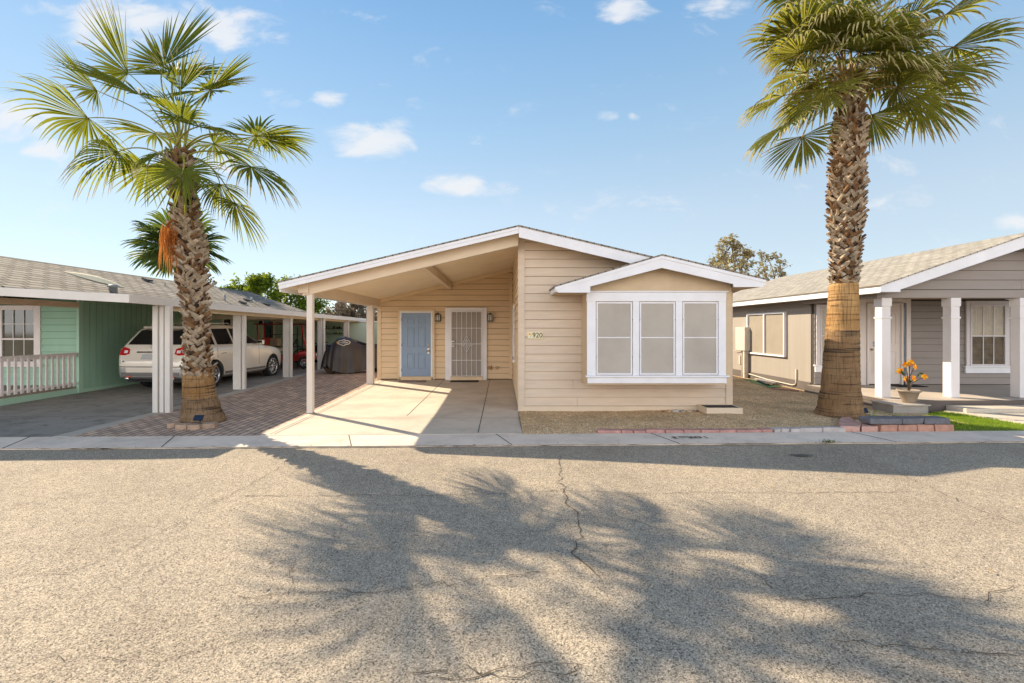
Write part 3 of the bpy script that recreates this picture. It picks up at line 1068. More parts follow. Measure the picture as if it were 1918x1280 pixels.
def cap(i, j):
    t = i / 20
    c = p.lerp(q, t)
    w = .24 * math.sin(math.pi * min(1, max(0, t))) ** .8 + .005
    s = (j / 8 - .5) * 2
    side = (q - p).normalized().cross(nrm)
    return c + side * s * w + nrm * (.01 + .10 * math.sin(math.pi * t) * (1 - s * s))


mb.grid(21, 9, cap)
mb.build('skylight', M('cream_acrylic', (.85, .72, .48), .85, .05), lroof, fix=False)


def vent(px, py, r, h, cap_=True):
    c = onl(px, py)
    mb = MB()
    mb.lathe([(r, -.1), (r, h)] + ([(r * 1.35, h), (r * 1.4, h + .03), (r * .9, h + .06), (0, h + .065)] if cap_ else []), c, 14)
    mb.build('roof_vent', M('vent_grey', (.22, .24, .25), .5, .1), lroof)


vent(212, 547, .09, .12)
vent(309, 536, .02, .12, False)
vent(421, 563, .035, .22, False)
vent(472, 566, .035, .2, False)
vent(497, 566, .025, .3, False)
for (px, py) in ((463, 564), (455, 569), (500, 572), (276, 527)):
    c = onl(px, py)
    mb = MB()
    mb.obox(c + V((0, 0, .05)), (.2, .25, .06), Matrix.Rotation(-.33, 3, 'Y').inverted())
    mb.build('roof_vent', M('vent_black', (.04, .04, .045), .6, .1), lroof)
# walls
mb = MB()
mb.box(-18, -11.0, 12.45, 23, -.05, 2.5)
mb.build('wall', M('green_gap_shade', (.11, .19, .14), .9), L)  # wall coloured dark so the siding grooves look shaded
mb = MB()
r = random.Random(3)
y = 12.30
while y < 22.9:
    w = .20
    mb.box(-10.999, -10.972, y + .022, min(y + w, 22.95), .14, 2.5)
    y += w
mb.mi = 1
mb.box(-10.999, -10.965, 12.31, 22.95, .0, .135)
mb.box(-11.02, -10.955, 12.17, 12.298, .0, 2.5)
mb.build('wall_siding', [GRN, GRNL], L)
fy = 12.449
mb = MB()
siding(mb, lambda u, z, d: (u, fy - d, z), -12.19, -11.16, .2, 2.4, seed=5, joints=0, out=.03, gap=.008)
siding(mb, lambda u, z, d: (u, fy - d, z), -18, -13.3, .2, 2.4, seed=5, joints=0, out=.03, gap=.008)
siding(mb, lambda u, z, d: (u, fy - d, z), -13.3, -12.19, .2, .75, seed=5, joints=0, out=.03, gap=.008)
mb.mi = 1
mb.box(-11.158, -11.03, fy - .04, fy - .0005, .2, 2.4)
mb.build('wall_siding', [GRN, GRNL], L)
wf = B('window', PINKW, L, (-13.32, -13.2, fy - .05, fy - .001, .78, 2.32), (-12.36, -12.19, fy - .05, fy - .001, .78, 2.32), (-13.199, -12.361, fy - .0495, fy - .001, 2.2, 2.32), (-13.199, -12.361, fy - .0495, fy - .001, .78, .84),
       (-13.199, -12.361, fy - .045, fy - .02, 1.41, 1.455), (-13.36, -12.15, fy - .08, fy - .001, .70, .778), bevel=.003)
mb = MB()
for x in (-12.92, -12.64):
    mb.box(x - .01, x + .01, fy - .032, fy - .018, 1.456, 2.199)
    mb.box(x - .01, x + .01, fy - .022, fy - .012, .841, 1.409)
mb.box(-13.199, -12.361, fy - .0315, fy - .0185, 1.82, 1.84)
mb.build('muntin', OFFW, wf)
B('pane', M('reflecting_pane', (.07, .075, .06), .06, .2, spec=.9), wf, (-13.199, -12.361, fy - .012, fy - .002, .841, 2.199))
# small window, door and lamp along the carport wall
wy = B('window', PINKW, L, (-10.981, -10.95, 18.42, 18.53, 1.80, 2.22), (-10.981, -10.95, 18.98, 19.09, 1.80, 2.22), (-10.981, -10.9505, 18.531, 18.979, 2.11, 2.22), (-10.981, -10.9505, 18.531, 18.979, 1.72, 1.80), bevel=.003)
B('pane', GLASSD, wy, (-10.981, -10.968, 18.531, 18.979, 1.801, 2.109))
dr = B('door', M('dark_teal_door', (.03, .07, .08), .4), L, (-10.981, -10.96, 21.6, 22.5, .1, 2.12))
B('door_frame', M('cream_frame', (.66, .55, .40), .6), dr, (-10.981, -10.94, 21.45, 21.598, .05, 2.26), (-10.981, -10.94, 22.502, 22.65, .05, 2.26), (-10.981, -10.9405, 21.599, 22.501, 2.122, 2.26), bevel=.003)
mb = MB()
mb.tube([(-10.98, 20.95, 2.05), (-10.8, 20.95, 2.12), (-10.75, 20.95, 2.02)], .015, 6)
mb.lathe([(.03, .06), (.09, 0), (.07, -.1), (0, -.12)], (-10.75, 20.95, 2.0), 10)
mb.build('wall_lamp', DARK, L)
# porch
B('porch_deck', M('deck_boards', (.30, .24, .19), .8, .15, 2, stretch=(10, 1, 1)), L, (-18, -11.03, 9.1, 12.44, .13, .2))
B('deck_skirt', GRNL, L, (-11.029, -11.0, 9.1, 12.16, -.02, .165), (-18, -11.03, 9.07, 9.099, -.02, .165))
B('porch_beam', RAW, L, (-11.08, -10.96, 9.3, 12.27, 2.25, 2.39), bevel=.005)
mb = MB()
mb.box(-11.06, -10.96, 9.2, 12.15, 1.05, 1.09); mb.box(-11.035, -10.985, 9.2, 12.15, .98, 1.049)
mb.box(-11.03, -10.99, 9.2, 12.15, .27, .33)
y = 9.25
while y < 12.15:
    mb.box(-10.9845, -10.955, y, y + .062, .225, 1.048)
    y += .146
mb.build('railing', PINKW, L, .004)
# low carport roof, fascia, beam and posts
mb = MB()
k = .055


def lz(x, y):
    return 2.33 + k * (-6.86 - x) - .0095 * (y - 8.6)


mb.hexa([(-11.6, 8.66, lz(-11.6, 8.66) - .05), (-6.88, 8.66, lz(-6.88, 8.66) - .05), (-6.88, 23.6, lz(-6.88, 23.6) - .05), (-11.6, 23.6, lz(-11.6, 23.6) - .05),
         (-11.6, 8.66, lz(-11.6, 8.66)), (-6.88, 8.66, lz(-6.88, 8.66)), (-6.88, 23.6, lz(-6.88, 23.6)), (-11.6, 23.6, lz(-11.6, 23.6))])
mb.build('carport_roof', OFFW, L)
mb = MB()
for (a, b) in ((-11.6, -9.3), (-9.297, -6.83)):
    mb.hexa([(a, 8.61, lz(a, 8.6) - .145), (b, 8.61, lz(b, 8.6) - .145), (b, 8.655, lz(b, 8.6) - .145), (a, 8.655, lz(a, 8.6) - .145),
             (a, 8.61, lz(a, 8.6) + .012), (b, 8.61, lz(b, 8.6) + .012), (b, 8.655, lz(b, 8.6) + .012), (a, 8.655, lz(a, 8.6) + .012)])
mb.build('fascia', OFFW, L, .004)
mb = MB()
for (a, b) in ((8.656, 13.9), (13.903, 19.4), (19.403, 23.65)):
    za, zb = lz(-6.86, a), lz(-6.86, b)
    mb.hexa([(-6.878, a, za - .145), (-6.83, a, za - .145), (-6.83, b, zb - .145), (-6.878, b, zb - .145), (-6.878, a, za + .012), (-6.83, a, za + .012), (-6.83, b, zb + .012), (-6.878, b, zb + .012)])
mb.build('fascia', OFFW, L, .004)
mb = MB()
for x in (-7.14,):
    mb.hexa([(x, 9.66, 2.09), (x + .1, 9.66, 2.09), (x + .1, 23.5, 1.985), (x, 23.5, 1.985), (x, 9.66, 2.26), (x + .1, 9.66, 2.26), (x + .1, 23.5, 2.12), (x, 23.5, 2.12)])
for yy in (16.0, 18.9, 21.9):
    mb.box(-10.8, -7.141, yy, yy + .09, 2.02, 2.16)
mb.build('beam', M('cream_beam', (.62, .52, .36), .6, .06), L)
for i, (px, y, w) in enumerate(((288.5, 9.58, .34), (438, 12.9, .31), (531, 15.77, .28), (595.5, 18.2, .26), (644, 21.2, .22))):
    x = (px - CX) * y / F
    mb = MB()
    zt = lz(-6.86, y) - .146
    n = 3 if i == 0 else 2
    sw = [.105, .085, .105] if i == 0 else [w * .68, w * .24]
    gap = (w - sum(sw)) / (n - 1)
    xx = x
    for q in range(n):
        mb.box(xx, xx + sw[q], y - .03 - .02 * (q == 0), y + .07, gz(y) - .02, zt)
        xx += sw[q] + gap
    mb.box(x + .01, x + w - .01, y + .02, y + .06, gz(y) - .02, zt - .003)
    mb.build('post', OFFW, L, .004)
# shed closing the far end of the carport
Sh = thing('garden_shed', 'pale green shed at the far end of the neighbour carport', 'shed', (-8, 22.6, .15))
SH2 = M('mint_shed_paint', (.36, .50, .38), .65, .06, 1, stretch=(1, 1, .2))
mb = MB()
mb.box(-10.96, -5.4, 22.7, 25, .0, 2.0)
x = -10.96
while x < -7.45:
    mb.box(x + .004, x + .296, 22.68, 22.6995, .0, 2.0)
    x += .3
mb.build('wall', SH2, Sh)
B('door', M('pale_mint_panel', (.52, .62, .50), .6, .03), Sh, (-7.35, -6.45, 22.66, 22.699, .12, 1.98), bevel=.003)
B('corner_trim', OFFW, Sh, (-7.46, -7.36, 22.65, 22.699, .1, 2.0))
B('corner_trim', OFFW, Sh, (-6.44, -6.36, 22.65, 22.699, .1, 2.0))
B('roof', OFFW, Sh, (-10.95, -5.3, 22.6, 25.1, 2.003, 2.06))
for z in (1.70, 1.45):
    sh = B('shelf', DARK, Sh, (-8.55, -7.55, 22.45, 22.679, z - .015, z))
    mb = MB()
    x = -8.5
    r = random.Random(int(z * 100))
    while x < -7.62:
        w = r.uniform(.04, .11); h = r.uniform(.05, .16)
        mb.mi = r.choice((0, 0, 0, 1, 2))
        if r.random() < .75:
            mb.lathe([(w / 2, 0), (w / 2, h * .7), (w / 4, h * .8), (w / 4, h)], (x + w / 2, 22.56, z + .001), 8)
        x += w + r.uniform(.005, .05)
    mb.build('shelf_jar', [DARK, M('jar_yellow', (.5, .4, .08), .4), M('jar_teal', (.1, .3, .28), .4)], sh)
# ---------------------------------------------------------------- grey neighbour house
GRY = M('taupe_siding_paint', (.285, .25, .225), .65, .05, 1.3, .1, 100, stretch=(1, 1, 5))
BEI = M('beige_panel_paint', (.35, .31, .265), .7, .05, 1.5, .3, 150, stretch=(6, 6, .2))
GAPG = M('grey_gap_shade', (.06, .05, .045), .9)  # darkened backing, shade of the board gaps put into its colour
SKIRT = M('grey_skirting', (.13, .108, .097), .8, .12, 2)
SHR = m_brick('pale_shingles', (.44, .41, .355), (.345, .32, .28), (.18, .155, .125), .30, .145, .012, True, .7, .92, dist=.02)
RS = .346
Rh = thing('house', 'taupe house with white porch posts and pale shingle gable at right', 'house', (10, 13, 0))
EX, EZ, RRX = 7.98, 2.64, 11.3
RRZ = EZ + RS * (RRX - EX)
GYF = 9.9


def rzr(x):
    return RRZ - RS * abs(x - RRX)


X2 = 2 * RRX - EX
mb = MB()
mb.prism([(EX - .02, rzr(EX - .02)), (RRX, RRZ), (X2, EZ), (X2, EZ - .03), (RRX, RRZ - .03), (EX - .02, rzr(EX - .02) - .03)], 'y', GYF - .025, 19.2)
rroof = mb.build('roof', SHR, Rh)
mb = MB()
mb.prism([(EX, EZ - .031), (RRX, RRZ - .031), (X2, EZ - .031), (X2, EZ - .16), (X2 - .5, EZ - .16), (RRX, RRZ - .28), (EX + .42, EZ - .105), (EX + .42, EZ - .155), (EX, EZ - .155)], 'y', GYF, GYF + .03)
mb.build('fascia', WHITE, rroof)
B('fascia', WHITE, rroof, (EX - .002, EX + .028, GYF + .031, 19.1, EZ - .17, EZ - .02))
mb = MB()
mb.box(EX + .029, 8.43, GYF + .031, 19.1, EZ - .17, EZ - .15)
mb.prism([(EX + .03, EZ - .04), (RRX, RRZ - .04), (X2, EZ - .04), (X2, EZ - .08), (RRX, RRZ - .08), (EX + .03, EZ - .08)], 'y', GYF + .032, 19.1)
mb.build('soffit', GRY, Rh)
# gable siding and porch beam
PB = 10.33
mb = MB()
mb.prism([(8.3, 2.47), (14.2, 2.47), (14.2, rzr(14.2) - .085), (RRX, RRZ - .085), (8.3, rzr(8.3) - .085)], 'y', PB, PB + .1)
mb.m = [1] * len(mb.m)
siding(mb, lambda u, z, d: (u, PB - d, z), 8.3, 14.2, 2.565, 3.8, [(-RS, 1, rzr(RRX) - .085 - RS * RRX), (RS, 1, rzr(RRX) - .085 + RS * RRX)], exp=.21, out=.02, seed=3, joints=.9)
mb.build('gable_wall', [GRY, GAPG], Rh)
mb = MB()
mb.box(8.22, 14.3, PB - .03, PB + .16, 2.385, 2.56)
mb.box(8.22, 8.41, PB + .161, 12.9, 2.385, 2.47)
mb.build('porch_beam', GRY, Rh, .004)
# side wall
mb = MB()
mb.box(8.43, 8.55, 12.82, 24, .236, 2.5)
y = 12.83
mb.build('wall', BEI, Rh)
B('skirting', SKIRT, Rh, (8.41, 8.45, 12.815, 24, -.05, .235), (8.43, 8.6, 12.78, 12.814, -.05, .235))
B('frieze', GRY, Rh, (8.405, 8.4295, 12.82, 19.1, 2.30, 2.47))
WYF = 12.7
mb = MB()
mb.mi = 1
mb.box(8.44, 14.2, WYF, WYF + .1, .1, 2.5)
mb.mi = 0
siding(mb, lambda u, z, d: (u, WYF - d, z), 8.44, 9.62, .2, 2.45, seed=2, joints=.1, gap=.008)
siding(mb, lambda u, z, d: (u, WYF - d, z), 10.97, 14.2, .2, 2.45, seed=7, joints=.3, gap=.008)
mb.build('wall', [GRY, GAPG], Rh)
# window with sun screens on the side wall
def sw(px, py):
    Y = 8.43 * F / (px - CX)
    return Y, CAMZ + (CY - py) * Y / F


ya, yb2 = sw(1473.5, 0)[0], sw(1402.5, 0)[0]
z0, z1 = .86, 2.21
ym = sw(1434.5, 0)[0]
mb = MB()
for (a, b, c, d) in ((ya, ya + .05, z0, z1), (yb2 - .05, yb2, z0, z1), (ya + .051, yb2 - .051, z1 - .05, z1), (ya + .051, yb2 - .051, z0, z0 + .05), (ym - .03, ym + .03, z0 + .051, z1 - .051)):
    mb.box(8.35, 8.4295, a, b, c, d)
w = mb.build('window', WHITE, Rh, .003)
SCR2 = M('beige_sun_screen', (.31, .265, .21), .8, .06, 3, .15, 5, dist=.03)
for a, b in ((ya + .05, ym - .03), (ym + .03, yb2 - .05)):
    mb = MB(); mb.smooth = True
    mb.grid(9, 13, lambda i, j: (8.40 + .006 * noise.noise(V((i * .5, j * .35, a))), a + (b - a) * i / 8, z0 + .05 + (z1 - z0 - .1) * j / 12))
    mb.build('sun_screen', SCR2, w, fix=False)
# porch slab, step and box
PZ = .19
B('porch_slab', m_concrete('porch_concrete', (.50, .43, .36), .2), Rh, (8.2, 14.4, 9.95, 12.68, -.05, PZ))
B('porch_edge', M('grey_brown_edge', (.13, .105, .09), .8, .15, 3), Rh, (8.16, 14.4, 9.90, 9.949, PZ - .06, PZ + .003), (8.155, 8.199, 9.95, 12.68, PZ - .07, PZ + .003))
mb = MB(); mb.box(8.17, 14.4, 9.91, 9.949, -.05, PZ - .061); mb.box(8.165, 8.1985, 9.95, 12.68, -.05, PZ - .071)
mb.build('porch_skirt', SKIRT, Rh)
B('step', CONC, Rh, (9.35, 14.4, 9.45, 9.899, -.05, .10), bevel=.008)
# porch posts
LAV = M('white_post_paint', (.74, .70, .69), .55, .04, 2)
for xc in (8.335, 9.85, 11.36, 12.9):
    mb = MB()
    x0, x1, y0_, y1_ = xc, xc + .19, 10.30, 10.50
    mb.box(x0, x1, y0_, y1_, PZ + .004, 2.384)
    mb.box(x0 - .016, x1 + .016, y0_ - .016, y1_ + .016, 2.20, 2.3835)
    mb.box(x0 - .016, x1 + .016, y0_ - .016, y1_ + .016, 1.93, 1.97)
    mb.build('post', LAV, Rh, .004)
# facade: door
def fc(px, py):
    return at(px, py, WYF)


FXx = lambda p: fc(p, 0).x
FZz = lambda p: fc(0, p).z
yf = WYF - .02
d0, d1, dz0, dz1 = FXx(1622), FXx(1682), PZ + .03, FZz(572)
PINKD = M('pinkish_white_door', (.70, .63, .58), .5, .03)
mb = MB()
mb.box(d0, d1, yf - .05, yf - .001, dz0, dz1)
for q in ((.12, .40, .12, .42), (.60, .88, .12, .42), (.12, .34, .5, .93), (.66, .88, .5, .93)):
    rpanel(mb, d0 + (d1 - d0) * q[0], d0 + (d1 - d0) * q[1], dz0 + (dz1 - dz0) * q[2], dz0 + (dz1 - dz0) * q[3], yf - .0502)
rd = mb.build('door', PINKD, Rh, .003)
B('door_pane', GLASSD, rd, (d0 + (d1 - d0) * .42, d0 + (d1 - d0) * .58, yf - .058, yf - .051, dz0 + (dz1 - dz0) * .5, dz0 + (dz1 - dz0) * .92))
B('notice', M('pale_blue_notice', (.25, .35, .5), .6), rd, (d0 + .13, d0 + .22, yf - .063, yf - .058, 1.22, 1.36))
mb = MB()
mb.lathe([(.03, 0), (.02, -.03), (.03, -.05), (.0, -.07)], (d0 + .09, yf - .051, 1.15), 12, 'y')
mb.build('door_knob', BRASS, rd)
a0, a1, az = FXx(1597), FXx(1701), FZz(560.5)
B('door_frame', PINKD, rd, (a0, d0 - .06, yf - .07, yf - .001, PZ + .004, az), (d1 + .16, a1, yf - .07, yf - .001, PZ + .004, az), (d0 - .059, d1 + .159, yf - .0695, yf - .001, dz1 + .06, az),
  (d0 - .05, d0 - .004, yf - .1, yf - .001, PZ + .01, dz1 + .05), (d1 + .004, d1 + .05, yf - .1, yf - .001, PZ + .01, dz1 + .05), (d0 - .003, d1 + .003, yf - .0995, yf - .001, dz1 + .004, dz1 + .049), bevel=.004)
B('side_pane', M('sidelight_pane', (.20, .24, .30), .08, .2), rd, (d1 + .06, d1 + .15, yf - .03, yf - .002, PZ + .1, dz1 + .05))
B('doorbell', M('brass_bell', (.6, .45, .12), .4, metal=.5), Rh, (FXx(1603), FXx(1606.5), yf - .085, yf - .0705, FZz(632), FZz(626)))


def fwin(x0, x1, zt, zs, zm, curt):
    mb = MB()
    t = .10
    mb.box(x0, x0 + t, yf - .04, yf - .001, zs, zt); mb.box(x1 - t, x1, yf - .04, yf - .001, zs, zt)
    mb.box(x0 + t, x1 - t, yf - .0395, yf - .001, zt - t, zt)
    i0, i1, j0, j1 = x0 + t, x1 - t, zs, zt - t
    f = .04
    mb.box(i0, i0 + f, yf - .055, yf - .001, j0, j1); mb.box(i1 - f, i1, yf - .055, yf - .001, j0, j1)
    mb.box(i0 + f, i1 - f, yf - .0545, yf - .001, j1 - f, j1); mb.box(i0 + f, i1 - f, yf - .0545, yf - .001, j0, j0 + f)
    mb.box(i0 + f, i1 - f, yf - .052, yf - .01, zm - .02, zm + .02)
    w = mb.build('window', M('lavender_white_trim', (.66, .62, .62), .5, .03), Rh, .003)
    B('window_sill', WHITE, w, (x0 - .07, x1 + .05, yf - .09, yf - .001, zs - .04, zs - .003), (x0 - .03, x1 + .02, yf - .045, yf - .001, zs - .2, zs - .041), bevel=.003)
    mb = MB()
    for q in (.36, .68):
        xm = i0 + f + (i1 - i0 - 2 * f) * q
        mb.box(xm - .008, xm + .008, yf - .04, yf - .022, zm + .021, j1 - f - .001); mb.box(xm - .008, xm + .008, yf - .034, yf - .018, j0 + f + .001, zm - .021)
    mb.build('muntin', WHITE, w)
    B('pane', M('porch_window_glass', (.05, .05, .05), .04, .1, spec=.9, alpha=.14), w, (i0 + f, i1 - f, yf - .030, yf - .0265, j0 + f, j1 - f))
    mb = MB(); mb.smooth = True
    nn = 41
    mb.grid(nn, 8, lambda i, j: (i0 + f + (i1 - i0 - 2 * f) * i / (nn - 1), yf - .012 + .006 * math.sin(i * 1.9 + .4 * math.sin(j)), (j0 + .1 if curt else zm) + ((j1 - f) - (j0 + .1 if curt else zm)) * j / 7))
    mb.build('curtain', M('cream_lace_curtain', (.80, .70, .52), .8, .1, 6), w, fix=False)
    B('dark_interior', M('dim_room', (.22, .17, .11), .8, .5, 3), w, (i0 + f, i1 - f, yf - .005, yf - .002, j0 + f, j1 - f))


fwin(FXx(1806.5), FXx(1887), FZz(564), FZz(685), FZz(629.5), False)
fwin(FXx(1527), FXx(1584), FZz(571), FZz(683), FZz(629), True)
# meters, conduit on the side wall
PLA = M('meter_beige', (.62, .56, .47), .5, .06)
mb = MB()
yq, _ = sw(1375, 0)
mb.box(8.22, 8.4295, 15.9, 16.55, .95, 1.75)
mb.box(8.26, 8.40, 16.0, 16.12, .0, .949)
ub = mb.build('meter_cabinet', PLA, Rh, .01)
mb = MB()
yy = sw(1392, 0)[0]
mb.box(8.30, 8.4295, yy - .14, yy + .14, 1.15, 1.36)
mb.tube([(8.36, yy - .05, 1.15), (8.36, yy - .05, .0)], .022, 8)
mb.tube([(8.36, yy + .08, 1.15), (8.34, yy + .2, .95), (8.34, yy + .5, .9)], .012, 6)
mb.box(8.38, 8.4295, yy + .12, yy + .22, .45, .75)
mb.build('junction_box', PLA, Rh, .005)
mb = MB()
y1 = sw(1493, 0)[0]
mb.tube([(8.38, yy, .2), (8.38, 14.8, .10), (8.38, y1 + .15, .08), (8.38, y1 + .03, .1), (8.40, y1, .16), (8.40, y1, .55)], .018, 8)
mb.build('conduit_pipe', PLA, Rh)
# ---------------------------------------------------------------- palms
FR1 = m_leaf('palm_frond_green', (.058, .088, .020), .3, (.38, .40, .03), .42)
FR2 = m_leaf('palm_frond_pale', (.105, .120, .032), .3, (.46, .44, .06), .40)
FR3 = m_leaf('palm_frond_far', (.055, .095, .035), .3, (.22, .28, .04), .3)
PET = M('petiole_green', (.26, .25, .06), .85, .25, 5, spec=.05)
PET2 = M('petiole_tan', (.34, .24, .10), .85, .25, 5, spec=.05)
DEADF = m_leaf('dead_frond_orange', (.34, .12, .03), .3, (.5, .2, .05), .55, vs=14)
THREAD = m_leaf('frond_tip_straw', (.42, .36, .17), .3, (.4, .34, .14), .3)
BOOT = M('leaf_base_tan', (.27, .195, .125), .85, .3, 9, .4, 40, col2=(.50, .40, .285))
BOOTD = M('leaf_base_brown', (.11, .055, .025), .9, .3, 9, .4, 40, col2=(.26, .14, .06))
CORE = M('trunk_core_dark', (.05, .028, .015), .95, .3, 12, .5, 40)


def m_trunk(name, a, b, dark):
    m, nt, p, out = nt_new(name)
    v1 = coords(nt, (1.2, 1.2, 26))
    v2 = coords(nt, (40, 40, 3))
    v3 = coords(nt, (1, 1, 1))
    n1 = N(nt, 'ShaderNodeTexNoise', i_Scale=1.0, i_Detail=5.0, i_Distortion=.4)
    n2 = N(nt, 'ShaderNodeTexNoise', i_Scale=1.0, i_Detail=4.0)
    n3 = N(nt, 'ShaderNodeTexNoise', i_Scale=2.2, i_Detail=5.0)
    for n, v in ((n1, v1), (n2, v2), (n3, v3)):
        nt.links.new(v, n.inputs['Vector'])
    r3 = ramp(nt, n3.outputs['Fac'], [(.35, a), (.65, b)])
    r1 = ramp(nt, n1.outputs['Fac'], [(.36, tuple(d / x for d, x in zip(dark, a))), (.46, (1, 1, 1)), (.8, (1.15, 1.12, 1.1))])
    r2 = ramp(nt, n2.outputs['Fac'], [(.36, (.5, .48, .45)), (.5, (1, 1, 1))])
    c = mixc(nt, 'MULTIPLY', .9, r3.outputs[0], r1.outputs[0])
    c = mixc(nt, 'MULTIPLY', .75, c, r2.outputs[0])
    nt.links.new(c, p.inputs['Base Color'])
    p.inputs['Roughness'].default_value = .9
    p.inputs['Specular IOR Level'].default_value = .15
    h = N(nt, 'ShaderNodeMath', operation='ADD')
    nt.links.new(n1.outputs['Fac'], h.inputs[0]); nt.links.new(n2.outputs['Fac'], h.inputs[1])
    bumpn(nt, p, h.outputs[0], .9, .02)
    return m


TR1B = m_trunk('palm_trunk_orange', (.24, .13, .05), (.35, .22, .105), (.05, .03, .02))
TR1 = m_trunk('palm_trunk_brown', (.17, .105, .055), (.26, .175, .105), (.045, .03, .02))
UP = V((0, 0, 1))


def frond(name, parent, P0, P1, A, R, arc=2.3, n=40, droop=.5, fold=.25, mats=None, lean=None, seed=0, roll=0.0, rag=.0, split=.56, wide=1.2, thread=False):
    r = random.Random(seed)
    P0, P1, A = V(P0), V(P1), V(A).normalized()
    mb = MB()
    mb.mi = 1
    L = (P1 - P0).length
    d0 = ((P1 - P0).normalized() * .6 + UP * .75).normalized() if lean is None else V(lean).normalized()
    c1, c2 = P0 + d0 * L * .4, P1 - A * L * .3
    path = []
    for i in range(11):
        t = i / 10
        path.append(P0 * (1 - t) ** 3 + c1 * 3 * t * (1 - t) ** 2 + c2 * 3 * t * t * (1 - t) + P1 * t ** 3)
    mb.tube(path, [.026 - .014 * i / 10 for i in range(11)], 6, flat=.6)
    mb.tube([P1, P1 + A * R * .22 - UP * .01], [.011, .003], 5)
    Nn = UP - A * UP.dot(A)
    if Nn.length < .15:
        Nn = V((0, -1, 0)) - A * (-A.y)
    Nn.normalize()
    Nn = Matrix.Rotation(roll, 3, A) @ Nn
    Bn = A.cross(Nn)
    K = 8
    da = arc / n
    for i in range(n):
        t = -1 + 2 * (i + .5) / n
        th = t * arc + r.gauss(0, da * .25)
        ln = R * (1 - .30 * t * t) * r.uniform(.93, 1.04)
        if rag and r.random() < rag:
            ln *= r.uniform(.5, .85)
        d = A * math.cos(th) + Bn * math.sin(th)
        d = (d + Nn * (fold * abs(math.sin(th / 2)) + r.gauss(0, .04))).normalized()
        sd = (-A * math.sin(th) + Bn * math.cos(th)).normalized()
        nn = d.cross(sd).normalized()
        if nn.dot(Nn) < 0:
            nn = -nn
        pos = P1.copy()
        dr = droop * r.uniform(.6, 1.35)
        wmax = math.tan(da) * split * ln * 1.02 * wide
        prev = None
        dirv = d.copy()
        tw = r.gauss(0, .12)
        for k in range(K + 1):
            s = k / K
            q = max(0, (s - split) / (1 - split))
            w = wmax * (s / split) if s <= split else wmax * (1 - q) ** .75 * (1 - .12 * q)
            w = max(w, .0025)
            if k:
                dirv = (d - UP * dr * (q ** 1.25) * 1.7 + sd * tw * q).normalized()
                pos = pos + dirv * ln / K
            nk = nn - dirv * nn.dot(dirv)
            nk.normalize()
            pl = w * .55
            st = [pos - sd * w - nk * pl, pos + nk * pl * .4, pos + sd * w - nk * pl] if k < K else [pos]
            b = mb.pts(st)
            mb.mi = 0 if k < K - 1 or not thread else 2
            if prev is not None:
                if k < K:
                    mb.face((prev, prev + 1, b + 1, b)); mb.face((prev + 1, prev + 2, b + 2, b + 1))
                else:
                    mb.face((prev, prev + 1, b)); mb.face((prev + 1, prev + 2, b))
            prev = b
    return mb.build(name, mats or [FR1, PET, THREAD], parent, fix=False)


def interp(tab, z):
    for (a, *va), (b, *vb) in zip(tab[:-1], tab[1:]):
        if a <= z <= b:
            t = (z - a) / (b - a)
            t2 = t * t * (3 - 2 * t)
            return [x + (y - x) * t2 for x, y in zip(va, vb)]
    return list(tab[0][1:]) if z < tab[0][0] else list(tab[-1][1:])


